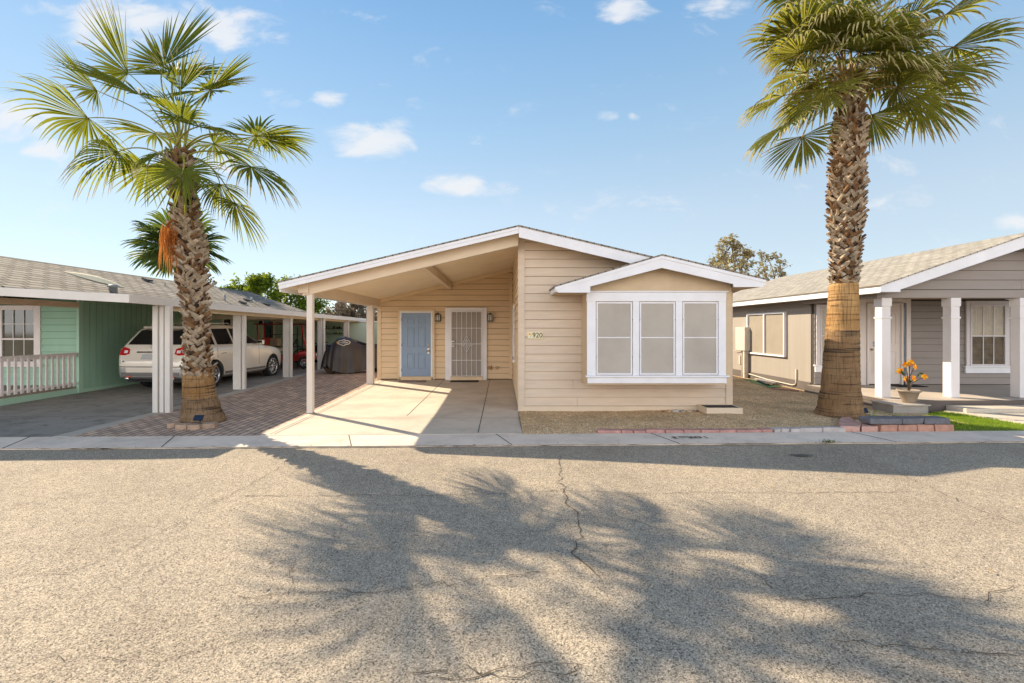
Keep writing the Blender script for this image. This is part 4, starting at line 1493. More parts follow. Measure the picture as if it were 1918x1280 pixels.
def palm_trunk(parent, Y, table, zb, boot_len, seed, smooth_mat, dens=1.0, upper=None, zmid=9.0):
    """table rows: photo row, centre column, radius in pixels; zb: height where old leaf bases begin"""
    r = random.Random(seed)
    sc = Y / F
    tab = sorted([(CAMZ + (CY - py) * sc, (px - CX) * sc, rp * sc) for py, px, rp in table])
    top = tab[-1][0]
    mb = MB(); mb.smooth = True
    nz = int((top + .1) / .03)

    def surf(i, j):
        z = -.1 + (top + .1) * j / (nz - 1)
        x, rad = interp(tab, z)
        a = 2 * math.pi * i / 40
        ring = ((z + .02 * math.sin(a * 2 + z * 3)) / .11) % 1.0
        f = 1 + (.035 * (1 - ring) if z < zb else 0) + .035 * noise.noise(V((math.cos(a) * 1.3, math.sin(a) * 1.3, z * 1.2 + seed)))
        if z < .25:
            f += .10 * (1 - z / .25) * max(0, noise.noise(V((math.cos(a) * 2, math.sin(a) * 2, seed * 2.0))))
        return (x + rad * f * math.cos(a), Y + rad * f * math.sin(a), z)

    mb.grid(40, nz, surf, closed=True)
    nf = len(mb.f)
    for k in range(nf):
        j = k // 40
        if -.1 + (top + .1) * j / (nz - 1) > zb + .03:
            mb.m[k] = 1
        elif -.1 + (top + .1) * j / (nz - 1) > zmid + .05 * noise.noise(V((k % 40 * .3, 0, 1))):
            mb.m[k] = 4
    mb.smooth = False
    z = zb - .02
    row = 0
    while z < top - .02:
        x, rad = interp(tab, z)
        n = max(7, int(2 * math.pi * rad / .105 * dens))
        for k in range(n):
            a = 2 * math.pi * (k + .5 * (row % 2)) / n + r.gauss(0, .10)
            zz = z + r.gauss(0, .02)
            c = V((x + rad * math.cos(a) * .97, Y + rad * math.sin(a) * .97, zz))
            o_ = V((math.cos(a), math.sin(a), 0)); t_ = V((-math.sin(a), math.cos(a), 0))
            ln = boot_len * r.uniform(.75, 1.25) * min(1.0, .6 + .35 * (z - zb))
            sway = (1 if row % 2 else -1) * r.uniform(.65, 1.25) * (1 if r.random() < .88 else -.6)
            d1 = (UP * .75 + o_ * r.uniform(.16, .34) + t_ * sway).normalized()
            d2 = (UP * .7 + o_ * r.uniform(.25, .85) + t_ * sway).normalized()
            w0, w1, w2 = .040 * r.uniform(.85, 1.2), .038 * r.uniform(.85, 1.2), .030 * r.uniform(.6, 1.2)
            p0, p1 = c, c + d1 * ln * .6
            p2 = p1 + d2 * ln * .5
            sd = (t_ - UP * sway * .8).normalized()
            th = .014
            mb.mi = 2 if r.random() < .66 else 3
            rows = []
            for p, w, u in ((p0, w0, th * 1.5), (p1, w1, th), (p2, w2, th * .6)):
                nn = sd.cross(d1).normalized()
                if nn.dot(o_) < 0:
                    nn = -nn
                rows.append(mb.pts([p - sd * w - nn * .0, p + nn * u * 1.4, p + sd * w, p - nn * u]))
            for q, w_ in zip(rows[:-1], rows[1:]):
                for e in range(4):
                    mb.face((q + e, q + (e + 1) % 4, w_ + (e + 1) % 4, w_ + e))
            e = rows[-1]
            mb.face((e, e + 1, e + 2, e + 3))
        z += .066
        row += 1
    o = mb.build('trunk', [smooth_mat, CORE, BOOT, BOOTD, upper or smooth_mat], parent, fix=False)
    return tab, top


# palm beside the paver drive
Y1 = 8.65
T1 = [(796, 380, 40), (782, 380, 36), (765, 377, 31), (730, 373, 26), (696, 371, 24.5), (676, 371, 18), (620, 367, 13), (560, 364, 14), (520, 361, 18.5), (480, 355, 20), (430, 349, 17), (380, 345, 15), (330, 338, 17), (285, 334, 13)]
b1 = at(379, 790, Y1)
Pm1 = thing('palm_tree', 'leaning fan palm in the paver drive with an orange dead frond hanging from its trunk', 'palm tree', (b1.x, Y1, 0))
tab, top1 = palm_trunk(Pm1, Y1, T1, .90, .19, 3, TR1, 1.1, TR1B, .45)
crown1 = at(334, 280, Y1)
#        px   py   dy     axis                R    droop arc  fold roll
S1 = [(240, 137, .25, (-.74, .12, .62), 1.55, .08, 1.25, .1, 1.1),
      (307, 122, .30, (.12, .35, .92), 1.55, .06, 1.75, .25, 0),
      (394, 169, .25, (.52, .40, .72), 1.12, .12, 2.6, .12, 0),
      (182, 170, .15, (-.88, .15, .44), 1.25, .15, 1.1, .2, .7),
      (262, 178, -.15, (-.78, .40, .50), 1.32, .16, 2.6, .10, 0),
      (165, 221, -.1, (-.98, .15, .02), 1.28, .40, 1.8, .2, .45),
      (221, 285, -.25, (-.60, -.30, -.60), 1.18, .9, 1.8, .1, .2),
      (277, 311, .45, (-.28, .25, -.92), .85, .2, 2.2, .1, 0),
      (343, 319, -.62, (.02, -.42, -.90), .95, .22, 2.2, .15, 0),
      (412, 345, .1, (.22, -.15, -.95), .80, .5, 1.8, .1, 0),
      (440, 380, .2, (.45, -.05, -.88), 1.05, .45, 1.7, .1, 0),
      (480, 255, .05, (.88, .42, .15), 1.10, .20, 2.5, .12, 0),
      (470, 312, -.1, (.62, -.25, -.55), 1.18, .65, 2.0, .1, 0),
      (371, 238, -.45, (.72, -.65, -.20), .90, .55, 1.9, .15, 0),
      (330, 140, .55, (-.1, .75, .7), 1.2, .15, 2.3, .15, 0),
      (375, 170, .55, (.3, .75, .6), 1.15, .2, 2.3, .15, 0),
      (290, 250, .6, (-.6, .75, .1), 1.1, .4, 2.2, .15, 0),
      (400, 270, .6, (.6, .75, -.1), 1.1, .4, 2.2, .15, 0),
      (300, 285, -.5, (-.35, -.7, -.75), .7, .6, 1.7, .1, 0),
      (500, 262, .55, (.85, .5, -.15), .95, .45, 2.1, .1, 0),
      (340, 225, -.3, (-.1, -.55, .55), .75, .4, 1.9, .2, 0),
      (338, 170, .1, (.08, .1, 1), 1.0, .05, 1.0, .5, 0)]
for i, (px, py, dy, A, R, dr, arc, fold, roll) in enumerate(S1):
    tipb = at(px, py, Y1 + dy)
    low = A[2] < -.3
    c0 = V((crown1.x + .10 * (1 if tipb.x > crown1.x else -1) * (.4 + .6 * low), Y1 + (.1 if dy > 0 else -.1), crown1.z - (.22 if low else .02) + rnd.uniform(-.05, .05)))
    frond('frond', Pm1, c0, tipb, A, R, arc, 48 if arc > 1.5 else 42, dr * (1.3 if A[2] < .1 else 1), fold, [FR1, PET, THREAD], seed=100 + i, roll=roll, rag=.16, split=.46, wide=1.08, thread=i % 3 == 0)
# hanging dead frond
mb = MB()
r = random.Random(5)
for i in range(44):
    p = at(313 + r.gauss(0, 7), 425 + r.uniform(-6, 16), Y1 - .28 + r.gauss(0, .05))
    ln = r.uniform(.35, .9)
    w = r.uniform(.005, .012)
    d = V((r.gauss(-.02, .07), r.gauss(-.03, .05), -1))
    q = p + d * ln * .5 + V((r.gauss(0, .02), 0, 0))
    e = q + V((d.x * .5 + r.gauss(0, .03), d.y, -1)) * ln * .5
    mb.poly([p - V((w, 0, 0)), p + V((w, 0, 0)), q + V((w, 0, 0)), q - V((w, 0, 0))])
    mb.poly([q - V((w, 0, 0)), q + V((w, 0, 0)), e])
mb.tube([at(335, 418, Y1 - .2), at(322, 412, Y1 - .3), at(312, 424, Y1 - .3)], .022, 6)
mb.build('dead_frond', DEADF, Pm1, fix=False)

# palm in the gravel yard
Y2 = 9.17
T2 = [(790, 1570, 41), (778, 1571, 39), (760, 1573, 34.5), (720, 1574, 30), (680, 1575, 28.5), (640, 1577, 26.5), (580, 1579, 24.5), (540, 1580, 23), (520, 1582, 19), (470, 1583, 20), (400, 1585, 22), (340, 1586, 23), (300, 1588, 20), (250, 1591, 22), (215, 1592, 15), (150, 1594, 12)]
b2 = at(1571, 780, Y2)
Pm2 = thing('palm_tree', 'tall shaggy fan palm in the gravel yard with drooping pale fronds', 'palm tree', (b2.x, Y2, 0))
TR2B = m_trunk('palm_trunk_skinned', (.31, .165, .06), (.46, .28, .12), (.08, .04, .02))
TR2 = m_trunk('palm_trunk_grey', (.20, .118, .06), (.30, .19, .10), (.05, .035, .025))
tab2, top2 = palm_trunk(Pm2, Y2, T2, 2.62, .19, 8, TR2, 1.0, TR2B, 1.66)
crown2 = at(1594, 165, Y2)
S2 = [(1575, 52, .05, (.0, .35, 1.0), 1.35, .12, 2.4, .1, 0),
      (1490, 78, .1, (-.92, .10, .30), 1.15, .55, 1.9, .3, 0),
      (1505, 62, -.2, (-.70, -.45, .45), 1.05, 1.1, 2.0, .2, 0),
      (1500, 100, -.35, (-.65, -.60, .15), .95, 1.5, 2.1, .15, 0),
      (1560, 75, -.5, (-.25, -.85, .45), .95, 1.5, 2.1, .15, 0),
      (1467, 180, -.05, (-.82, -.25, -.30), 1.05, 1.0, 2.0, .2, .2),
      (1545, 165, -.35, (-.45, -.30, -.80), 1.15, .35, 1.8, .1, 0),
      (1503, 255, .0, (-.35, -.20, -.90), 1.0, .25, 1.8, .1, 0),
      (1472, 232, .0, (-.66, -.30, -.60), 1.1, .8, 1.8, .1, .2),
      (1520, 185, .5, (-.6, .6, -.5), 1.0, .6, 1.9, .1, 0),
      (1610, 98, -.75, (.25, -.90, .05), .85, 1.1, 2.2, .15, 0),
      (1640, 85, -.4, (.35, -.70, .55), 1.0, 1.4, 2.1, .15, 0),
      (1700, 40, -.25, (.60, -.40, .50), 1.15, 1.2, 2.1, .2, 0),
      (1770, 28, .15, (.90, .20, .35), 1.35, .5, 2.0, .2, 0),
      (1785, 88, .25, (.96, .20, .05), 1.30, .55, 1.8, .2, 0),
      (1712, 132, -.1, (.88, -.20, -.28), 1.30, .5, 1.5, .2, .2),
      (1680, 165, -.25, (.62, -.25, -.70), 1.30, .6, 1.9, .1, 0),
      (1722, 180, .15, (.74, .15, -.62), 1.25, .45, 1.7, .1, 0),
      (1632, 215, .45, (.40, .30, -.85), .85, .4, 1.7, .1, 0),
      (1660, 120, -.55, (.5, -.7, -.35), 1.05, 1.2, 2.0, .1, 0),
      (1760, 130, .4, (.85, .45, -.25), 1.2, .6, 1.9, .1, 0),
      (1545, 10, .3, (-.50, .30, .85), 1.25, .5, 2.2, .2, 0),
      (1500, -10, .1, (-.70, .0, .75), 1.2, .9, 2.1, .2, 0),
      (1650, -5, .25, (.45, .30, .85), 1.25, .5, 2.2, .2, 0),
      (1700, -20, .0, (.65, -.10, .75), 1.2, .9, 2.1, .2, 0),
      (1600, -20, -.4, (.05, -.60, .85), 1.1, 1.2, 2.1, .2, 0),
      (1595, -40, .15, (.05, .10, 1.0), 1.3, .1, 1.6, .3, 0),
      (1640, 60, .7, (.4, .85, .3), 1.2, .4, 2.2, .1, 0),
      (1530, 70, .7, (-.4, .85, .3), 1.2, .4, 2.2, .1, 0),
      (1590, 150, .65, (.0, .9, -.3), 1.0, .6, 2.0, .1, 0),
      (1575, 120, -.6, (-.2, -.9, -.3), .8, 1.0, 1.9, .1, 0)]
for i, (px, py, dy, A, R, dr, arc, fold, roll) in enumerate(S2):
    tipb = at(px, py, Y2 + dy)
    low = A[2] < -.2
    c0 = V((crown2.x + .09 * (1 if tipb.x > crown2.x else -1) * (.4 + .6 * low), Y2 + (.1 if dy > 0 else -.1), crown2.z - (.30 if low else .0) + rnd.uniform(-.08, .05)))
    frond('frond', Pm2, c0, tipb, A, R, arc, 44, dr, fold, [FR2, PET2, THREAD], seed=300 + i, roll=roll, rag=.12, wide=1.05, thread=True)

r = random.Random(404)
for i in range(18):
    a = i * 2.399 + r.uniform(-.3, .3)
    e = r.uniform(-.55, .5)
    A = V((math.cos(a) * math.cos(e), math.sin(a) * math.cos(e), math.sin(e)))
    d = V((math.cos(a), math.sin(a) * .9, 0)) * r.uniform(.45, .95) + UP * (.45 + e * .9 + r.uniform(-.1, .25))
    frond('frond', Pm2, crown2 + V((math.cos(a) * .08, math.sin(a) * .08, r.uniform(-.1, .05))), crown2 + d, A, r.uniform(.85, 1.15), 2.1, 44, r.uniform(.9, 1.6), .15, [FR2, PET2, THREAD], seed=700 + i, rag=.12, wide=1.0, thread=True)

# distant palm beyond the neighbour house
Y3 = 26.0
b3 = at(334, 462, Y3)
Pm3 = thing('palm_tree', 'small distant fan palm rising behind the green house roof', 'palm tree', (b3.x, Y3, 0))
mb = MB()
mb.tube([(b3.x, Y3, -.1), (b3.x + .05, Y3, 3), (b3.x, Y3, b3.z)], [.32, .26, .2], 12)
mb.build('trunk', TR2, Pm3)
r = random.Random(21)
for i in range(24):
    a = i * 2.4 + r.uniform(-.3, .3)
    e = 1.0 - 1.9 * i / 23
    A = V((math.cos(a) * math.cos(e), math.sin(a) * math.cos(e), math.sin(e)))
    d = V((math.cos(a) * math.cos(e * .7 + .1), math.sin(a) * math.cos(e * .7 + .1), math.sin(e * .7 + .1))) * r.uniform(.9, 1.35)
    frond('frond', Pm3, b3, b3 + d, A, r.uniform(1.4, 1.8), 2.0, 26, .5, .15, [FR3, PET, THREAD], seed=500 + i)

# ---------------------------------------------------------------- broadleaf trees
BARK = M('tree_bark', (.16, .12, .085), .9, .3, 8, .6, 30)


def leafy(name, label, base, clumps, leafmat, nleaf, size, seed, trunk_r=.2, hang=0.0, group=None, leafmats=None):
    r = random.Random(seed)
    t = thing(name, label, 'tree', base, group)
    base = V(base)
    mb = MB()
    cz = sum(c[2] for c, _, in clumps) / len(clumps)
    fork = base + V((0, 0, max(.8, (min(c[2] for c, _ in clumps) - base.z) * .7)))
    mb.tube([base - V((0, 0, .1)), base.lerp(fork, .5) + V((r.gauss(0, .08), 0, 0)), fork], [trunk_r * 1.25, trunk_r, trunk_r * .85], 10)
    for c, rad in clumps:
        c = V(c)
        m = fork.lerp(c, .5) + V((r.gauss(0, .25), r.gauss(0, .25), .2))
        mb.tube([fork, m, c], [trunk_r * .5, trunk_r * .28, trunk_r * .06], 6)
        for _ in range(3):
            e = c + V((r.gauss(0, 1), r.gauss(0, 1), r.gauss(0, .8))) * rad * .6
            mb.tube([m.lerp(c, .6), e], [trunk_r * .14, trunk_r * .03], 4)
    mb.build('trunk', BARK, t)
    mb = MB()
    ms = leafmats or [leafmat]
    for c, rad in clumps:
        c = V(c)
        sub = [V((r.gauss(0, 1), r.gauss(0, 1), r.gauss(0, .8))).normalized() * rad * r.uniform(.35, 1.0) for _ in range(9)]
        for _ in range(nleaf):
            s = r.choice(sub)
            p = c + s + V((r.gauss(0, 1), r.gauss(0, 1), r.gauss(0, 1))) * rad * .24
            sz = size * r.uniform(.6, 1.3)
            u = V((r.gauss(0, 1), r.gauss(0, 1), r.gauss(0, .7) - hang)).normalized()
            w = u.cross(V((r.gauss(0, 1), r.gauss(0, 1), r.gauss(0, 1)))).normalized()
            mb.mi = r.randrange(len(ms))
            mb.poly([p - u * sz, p + w * sz * .42, p + u * sz, p - w * sz * .42])
    mb.build('crown', ms, t, fix=False)
    return t


GL1 = m_leaf('bright_green_leaves', (.09, .15, .015), .3, (.34, .40, .02), .4)
GL2 = m_leaf('deep_green_leaves', (.04, .085, .015), .3, (.18, .25, .02), .35)
OL = m_leaf('golden_olive_leaves', (.36, .31, .17), .3, (.46, .36, .12), .35)
OL2 = m_leaf('olive_leaves', (.25, .235, .155), .3, (.3, .25, .09), .3)
DRY = m_leaf('dry_grey_leaves', (.17, .14, .115), .3, (.2, .16, .12), .25)
DRY2 = m_leaf('dry_tan_leaves', (.26, .20, .13), .3, (.26, .2, .12), .25)


def clumps_from(pix, Y, spread, seed):
    r = random.Random(seed)
    out = []
    for px, py, rp in pix:
        out.append((at(px, py, Y + r.uniform(-spread, spread)), rp * Y / F))
    return out


YG = 34.0
cl = clumps_from([(418, 562, 16), (426, 552, 14), (410, 574, 16), (430, 553, 20), (450, 540, 20), (475, 530, 18), (500, 527, 18), (530, 533, 22), (555, 545, 24), (520, 560, 26), (480, 560, 26), (560, 575, 26), (590, 570, 24), (450, 570, 26), (600, 590, 22), (540, 590, 28), (500, 590, 28), (585, 545, 18), (570, 530, 14), (440, 585, 22), (472, 545, 16), (512, 545, 18)], YG, 2.0, 3)
p = at(510, 600, YG)
leafy('broadleaf_tree', 'bright green rounded tree behind the neighbour carport', (p.x, YG, -.05), cl, GL1, 620, .13, 31, .28, leafmats=[GL1, GL1, GL2])
YD = 31.0
cl = clumps_from([(625, 590, 18), (645, 580, 18), (665, 585, 18), (685, 590, 18), (700, 592, 18), (650, 598, 20), (680, 603, 20), (615, 600, 12), (640, 570, 10), (668, 573, 10), (715, 600, 18)], YD, 1.5, 4)
p = at(665, 600, YD)
leafy('dry_tree', 'grey brown half bare tree between the two carports', (p.x, YD, -.05), cl, DRY, 420, .11, 41, .2, .6, leafmats=[DRY, DRY, DRY2])
YO = 36.0
cl = clumps_from([(1368, 452, 12), (1356, 462, 14), (1375, 475, 18), (1350, 485, 16), (1395, 470, 12), (1385, 490, 20), (1362, 500, 20), (1400, 500, 18), (1340, 495, 12), (1382, 460, 9), (1402, 478, 9), (1370, 515, 20)], YO, 1.5, 5)
p = at(1378, 600, YO)
leafy('olive_tree', 'golden olive tree rising behind the bay window roof', (p.x, YO, -.05), cl, OL, 140, .15, 51, .22, .4, leafmats=[OL, OL, OL2])
cl = clumps_from([(1425, 478, 9), (1440, 485, 11), (1455, 480, 9), (1462, 495, 10), (1430, 500, 12), (1448, 508, 12), (1465, 512, 9), (1420, 512, 9), (1440, 520, 12)], YO + 3, 1.2, 6)
p = at(1443, 600, YO + 3)
leafy('olive_tree', 'smaller sparse tree right of the golden olive, above the pale shingle roof', (p.x, YO + 3, -.05), cl, OL2, 70, .14, 61, .18, .4, leafmats=[OL2, OL])
YS = 30.0
cl = clumps_from([(393, 525, 5), (400, 531, 5), (390, 533, 5), (404, 540, 5), (398, 545, 6)], YS, .3, 7)
p = at(397, 590, YS)
leafy('bare_tree', 'thin twiggy treetop just above the green house ridge beside the palm trunk', (p.x, YS, -.05), cl, DRY2, 26, .10, 71, .07, .2)
# ---------------------------------------------------------------- parked SUV
PAINT = M('champagne_paint', (.80, .74, .64), .28, .03, 2, metal=.12, coat=.7)
CLAD = M('grey_cladding', (.17, .165, .16), .5, .05)
SILV = M('silver_bumper', (.50, .49, .48), .3, .04, metal=.5, coat=.3)
TINT = M('tinted_glass', (.006, .007, .009), .03, .1, spec=.9)
REDL = M('red_tail_lens', (.50, .012, .015), .12, .15, 8, coat=.8)
TYRE = M('tyre_rubber', (.016, .016, .016), .8, .2, 20, .3, 60)
ALLOY = M('alloy_rim', (.62, .61, .60), .25, .05, metal=.9)
PLATE = M('grey_plate', (.45, .45, .46), .5, .04)
CAR = thing('parked_suv', 'champagne suv parked nose-in under the neighbour carport behind the palm', 'car', (-9.08, 13.3, gz(13.3)), rz=math.radians(-4))
stn = [  # y, zbottom, zbelt, half width, z top, half width of roof edge
    (-1.1, 0.46, 0.75, 0.66, 0.79, 0.6), (-1.085, 0.4, 0.77, 0.8, 0.83, 0.72), (-1.04, 0.36, 0.85, 0.9, 0.91, 0.82), (-0.99, 0.34, 1.03, 0.945, 1.07, 0.84), (-0.955, 0.33, 1.11, 0.955, 1.19, 0.84), (-0.9, 0.32, 1.14, 0.965, 1.29, 0.82),
    (-0.78, 0.31, 1.16, 0.975, 1.44, 0.78), (-0.62, 0.3, 1.17, 0.985, 1.62, 0.74), (-0.5, 0.29, 1.17, 0.99, 1.7, 0.71), (-0.42, 0.28, 1.17, 0.992, 1.732, 0.69), (-0.25, 0.27, 1.17, 0.995, 1.755, 0.69), (0, 0.26, 1.16, 1, 1.775, 0.69), (0.5, 0.25, 1.15, 1, 1.79, 0.69), (1.05, 0.25, 1.14, 0.995, 1.785, 0.69),
    (1.4, 0.25, 1.14, 0.99, 1.74, 0.69), (1.68, 0.25, 1.14, 0.99, 1.63, 0.7), (1.95, 0.25, 1.14, 0.99, 1.47, 0.73), (2.22, 0.25, 1.14, 0.99, 1.35, 0.77), (2.42, 0.25, 1.13, 0.99, 1.22, 0.82), (2.55, 0.26, 1.09, 0.985, 1.14, 0.82),
    (2.8, 0.27, 1.06, 0.98, 1.115, 0.74), (3.2, 0.28, 1.01, 0.96, 1.07, 0.68), (3.5, 0.28, 0.95, 0.92, 1.01, 0.62), (3.75, 0.28, 0.88, 0.85, 0.94, 0.56), (3.92, 0.3, 0.78, 0.74, 0.84, 0.5), (4.02, 0.36, 0.7, 0.6, 0.74, 0.42), (4.05, 0.44, 0.64, 0.46, 0.66, 0.34)]


def ring(y, zb, zbelt, w, zt, wr):
    zbelt = min(zbelt, zt - .02)
    h = []
    h += [(0, zb), (.7 * w, zb), (.93 * w, zb + .02), (.975 * w, zb + .08)]
    for f in (.25, .5, .75):
        h.append((w * (.98 + .02 * math.sin(f * math.pi)), zb + .08 + (zbelt - zb - .08) * f))
    h.append((w * .972, zbelt - .02)); h.append((w * .945, zbelt + .012))
    for f in (.33, .66, .9):
        h.append((w * .945 + (wr - w * .945) * f, zbelt + .012 + (zt - .05 - zbelt) * f))
    h += [(wr * .97, zt - .025 - .0 * w), (wr * .85, zt - .008), (wr * .5, zt), (0, zt + .004)]
    return h


def hermite(a, b, t):
    return a + (b - a) * t


ST = []
for s0, s1 in zip(stn[:-1], stn[1:]):
    k = 2 if s1[0] - s0[0] > .14 else 1
    for q in range(k):
        ST.append([hermite(a, b, q / k) for a, b in zip(s0, s1)])
ST.append(list(stn[-1]))
mb = MB(); mb.smooth = True
rows = []
for s in ST:
    h = ring(*s)
    full = [(x, s[0], z) for x, z in h] + [(-x, s[0], z) for x, z in reversed(h[1:-1])]
    rows.append(full)
nr = len(rows[0])
mb.grid(nr, len(rows), lambda i, j: rows[j][i], closed=True)
mb.face([i for i in reversed(range(nr))])
mb.face([(len(rows) - 1) * nr + i for i in range(nr)])
tmp = mb.build('tmp_body', [PAINT, CLAD, SILV], None, origin=(0, 0, 0))
cuts = []
for ay in (0.0, 3.02):
    for sx in (-1, 1):
        cb = MB()
        cb.lathe([(.425, sx * .62), (.425, sx * 1.2)], (0, ay, .375), 40, 'x')
        c = cb.build('tmp_cut', [CLAD], None, origin=(0, 0, 0))
        m = tmp.modifiers.new('b', 'BOOLEAN')
        m.operation, m.object, m.solver = 'DIFFERENCE', c, 'EXACT'
        cuts.append(c)
dg = bpy.context.evaluated_depsgraph_get()
me = bpy.data.meshes.new_from_object(tmp.evaluated_get(dg))
bvh = BVHTree.FromObject(tmp, dg)
for c in cuts:
    bpy.data.objects.remove(c)
bpy.data.objects.remove(tmp)
me.materials.clear()
for m in (PAINT, CLAD, SILV):
    me.materials.append(m)
for f in me.polygons:
    c = f.center
    if c.z < .40 or (abs(c.x) < .9 and c.z < .8 and (abs(c.y) < .43 or abs(c.y - 3.02) < .43) and f.normal.z < .3 and abs(f.normal.y) > .2 or False):
        f.material_index = 1
    elif c.y < -.9 and c.z < .66:
        f.material_index = 2
    else:
        f.material_index = 0
    f.use_smooth = True
me.set_sharp_from_angle(angle=math.radians(38))
me.name = 'body'
body = link(bpy.data.objects.new('body', me))
body.parent = CAR
ORG[body.name] = V((0, 0, 0))


def decal(name, poly, axis, mat, parent, res=.04, off=.004, side=1, thick=None):
    """a curved panel: outline seen along an axis, laid on the body surface. axis 'x': poly (y,z); 'y': poly (x,z) from the rear"""
    u0, u1 = min(p[0] for p in poly), max(p[0] for p in poly)
    w0, w1 = min(p[1] for p in poly), max(p[1] for p in poly)
    bm = bmesh.new()
    vs = [bm.verts.new((p[0], p[1], 0)) for p in poly]
    bm.faces.new(vs)
    n = int((u1 - u0) / res)
    for i in range(1, n + 1):
        bmesh.ops.bisect_plane(bm, geom=bm.verts[:] + bm.edges[:] + bm.faces[:], plane_co=(u0 + i * (u1 - u0) / (n + 1), 0, 0), plane_no=(1, 0, 0))
    n = int((w1 - w0) / res)
    for i in range(1, n + 1):
        bmesh.ops.bisect_plane(bm, geom=bm.verts[:] + bm.edges[:] + bm.faces[:], plane_co=(0, w0 + i * (w1 - w0) / (n + 1), 0), plane_no=(0, 1, 0))
    for v in bm.verts:
        if axis == 'x':
            o_, d_ = V((3 * side, v.co.x, v.co.y)), V((-side, 0, 0))
        else:
            o_, d_ = V((v.co.x, -4 * side, v.co.y)), V((0, side, 0))
        hit = bvh.ray_cast(o_, d_)
        if hit[0]:
            v.co = hit[0] - d_ * off
        else:
            nr_ = bvh.find_nearest(V((.9 * side, v.co.x, v.co.y)) if axis == 'x' else V((v.co.x, -1.0 * side, v.co.y)))
            v.co = nr_[0] + nr_[1] * off
    me_ = bpy.data.meshes.new(name)
    bm.to_mesh(me_)
    bm.free()
    me_.materials.append(mat)
    for f in me_.polygons:
        f.use_smooth = True
    o_ = link(bpy.data.objects.new(name, me_))
    o_.parent = parent
    ORG[o_.name] = V((0, 0, 0))
    return o_


for sd in (1, -1):
    decal('window', [(-.66, 1.25), (-.34, 1.59), (.05, 1.65), (.10, 1.65), (.10, 1.21), (-.60, 1.21)], 'x', TINT, body, side=sd)
    decal('window', [(.20, 1.205), (.20, 1.655), (.88, 1.665), (.92, 1.20)], 'x', TINT, body, side=sd)
    decal('window', [(.99, 1.20), (.97, 1.665), (1.32, 1.655), (1.70, 1.535), (2.26, 1.225), (2.24, 1.185)], 'x', TINT, body, side=sd)
    for yy in (.14, .955, 2.16):
        z1 = .5 if yy != .14 else .82
        decal('door_seam', [(yy - .006, z1), (yy + .006, z1), (yy + .006, 1.15), (yy - .006, 1.15)], 'x', DARK, body, side=sd, off=.002)
    decal('sill_trim', [(.46, .30), (2.56, .30), (2.56, .42), (.46, .42)], 'x', CLAD, body, side=sd, res=.1)
    decal('tail_light', [(-1.0, .96), (-.72, 1.03), (-.70, 1.12), (-.94, 1.17), (-.98, 1.12)], 'x', REDL, body, side=sd, off=.006)
    tl = decal('tail_light', [(sd * .62, 1.0), (sd * .64, 1.13), (sd * .80, 1.18), (sd * .935, 1.15), (sd * .945, .97), (sd * .74, .96)], 'y', REDL, body, off=.008)
    decal('lamp_lens', [(sd * .68, 1.02), (sd * .78, 1.02), (sd * .78, 1.09), (sd * .68, 1.09)], 'y', M('clear_lens', (.75, .75, .78), .15), tl, off=.012)
    decal('reflector', [(sd * .50, .40), (sd * .68, .40), (sd * .68, .43), (sd * .50, .43)], 'y', M('orange_reflector', (.8, .12, .02), .3), body, off=.01)
    for yy in (.30, 1.08):
        mbh = MB()
        hit = bvh.ray_cast(V((3 * sd, yy + .08, .95)), V((-sd, 0, 0)))[0]
        mbh.tube([(hit.x - sd * .01, yy, .955), (hit.x + sd * .03, yy + .03, .96), (hit.x + sd * .03, yy + .17, .96), (hit.x - sd * .01, yy + .20, .955)], .013, 6)
        mbh.build('door_handle', CHROME, body)
    mbm = MB()
    mbm.obox((sd * 1.10, 2.06, 1.22), (.20, .11, .15))
    mbm.obox((sd * .98, 2.10, 1.17), (.12, .05, .05))
    mr = mbm.build('wing_mirror', PAINT, body, .03, 3)
    mbm = MB(); mbm.obox((sd * 1.10, 2.002, 1.22), (.16, .006, .11)); mbm.build('mirror_glass', CHROME, mr)
    mbr = MB(); mbr.tube([(sd * .64, -.30, 1.72), (sd * .655, -.22, 1.81), (sd * .655, 1.05, 1.825), (sd * .645, 1.2, 1.74)], .016, 6); mbr.build('roof_rail', CHROME, body)
    mbe = MB()
    mbe.lathe([(.05, -.06), (.055, .0), (.045, .0), (.04, -.05), (0, -.05)], (sd * .62, -1.06, .36), 14, 'y')
    mbe.build('exhaust_tip', CHROME, body)
decal('rear_window', [(-.74, 1.24), (.74, 1.24), (.63, 1.61), (.52, 1.645), (-.52, 1.645), (-.63, 1.61)], 'y', TINT, body)
decal('plate', [(-.26, .86), (.26, .86), (.26, 1.0), (-.26, 1.0)], 'y', PLATE, body, off=.012)
decal('plate_garnish', [(-.42, 1.03), (.42, 1.03), (.42, 1.065), (-.42, 1.065)], 'y', CHROME, body, off=.02)
decal('bumper_trim', [(-.88, .655), (.88, .655), (.88, .675), (-.88, .675)], 'y', DARK, body, off=.004)
decal('bumper_lower_trim', [(-.80, .43), (.80, .43), (.80, .52), (-.80, .52)], 'y', CLAD, body, off=.004)  # grey cladding strip across the lower bumper
decal('model_badge', [(-.86, .80), (-.70, .80), (-.70, .825), (-.86, .825)], 'y', CHROME, body, off=.006)
mbx = MB()
c = bvh.ray_cast(V((0, -4, 1.155)), V((0, 1, 0)))[0]
mbx.tube([c + V(((.07 * math.cos(t)), -.02, .07 * math.sin(t))) for t in [k * .3491 for k in range(19)]], .009, 6)
for k in (-1, 0, 1):
    mbx.obox(c + V((k * .03, -.018, -k * .012)), (.02, .012, .06), Matrix.Rotation(.5, 3, 'Y'))
mbx.build('emblem', CHROME, body)
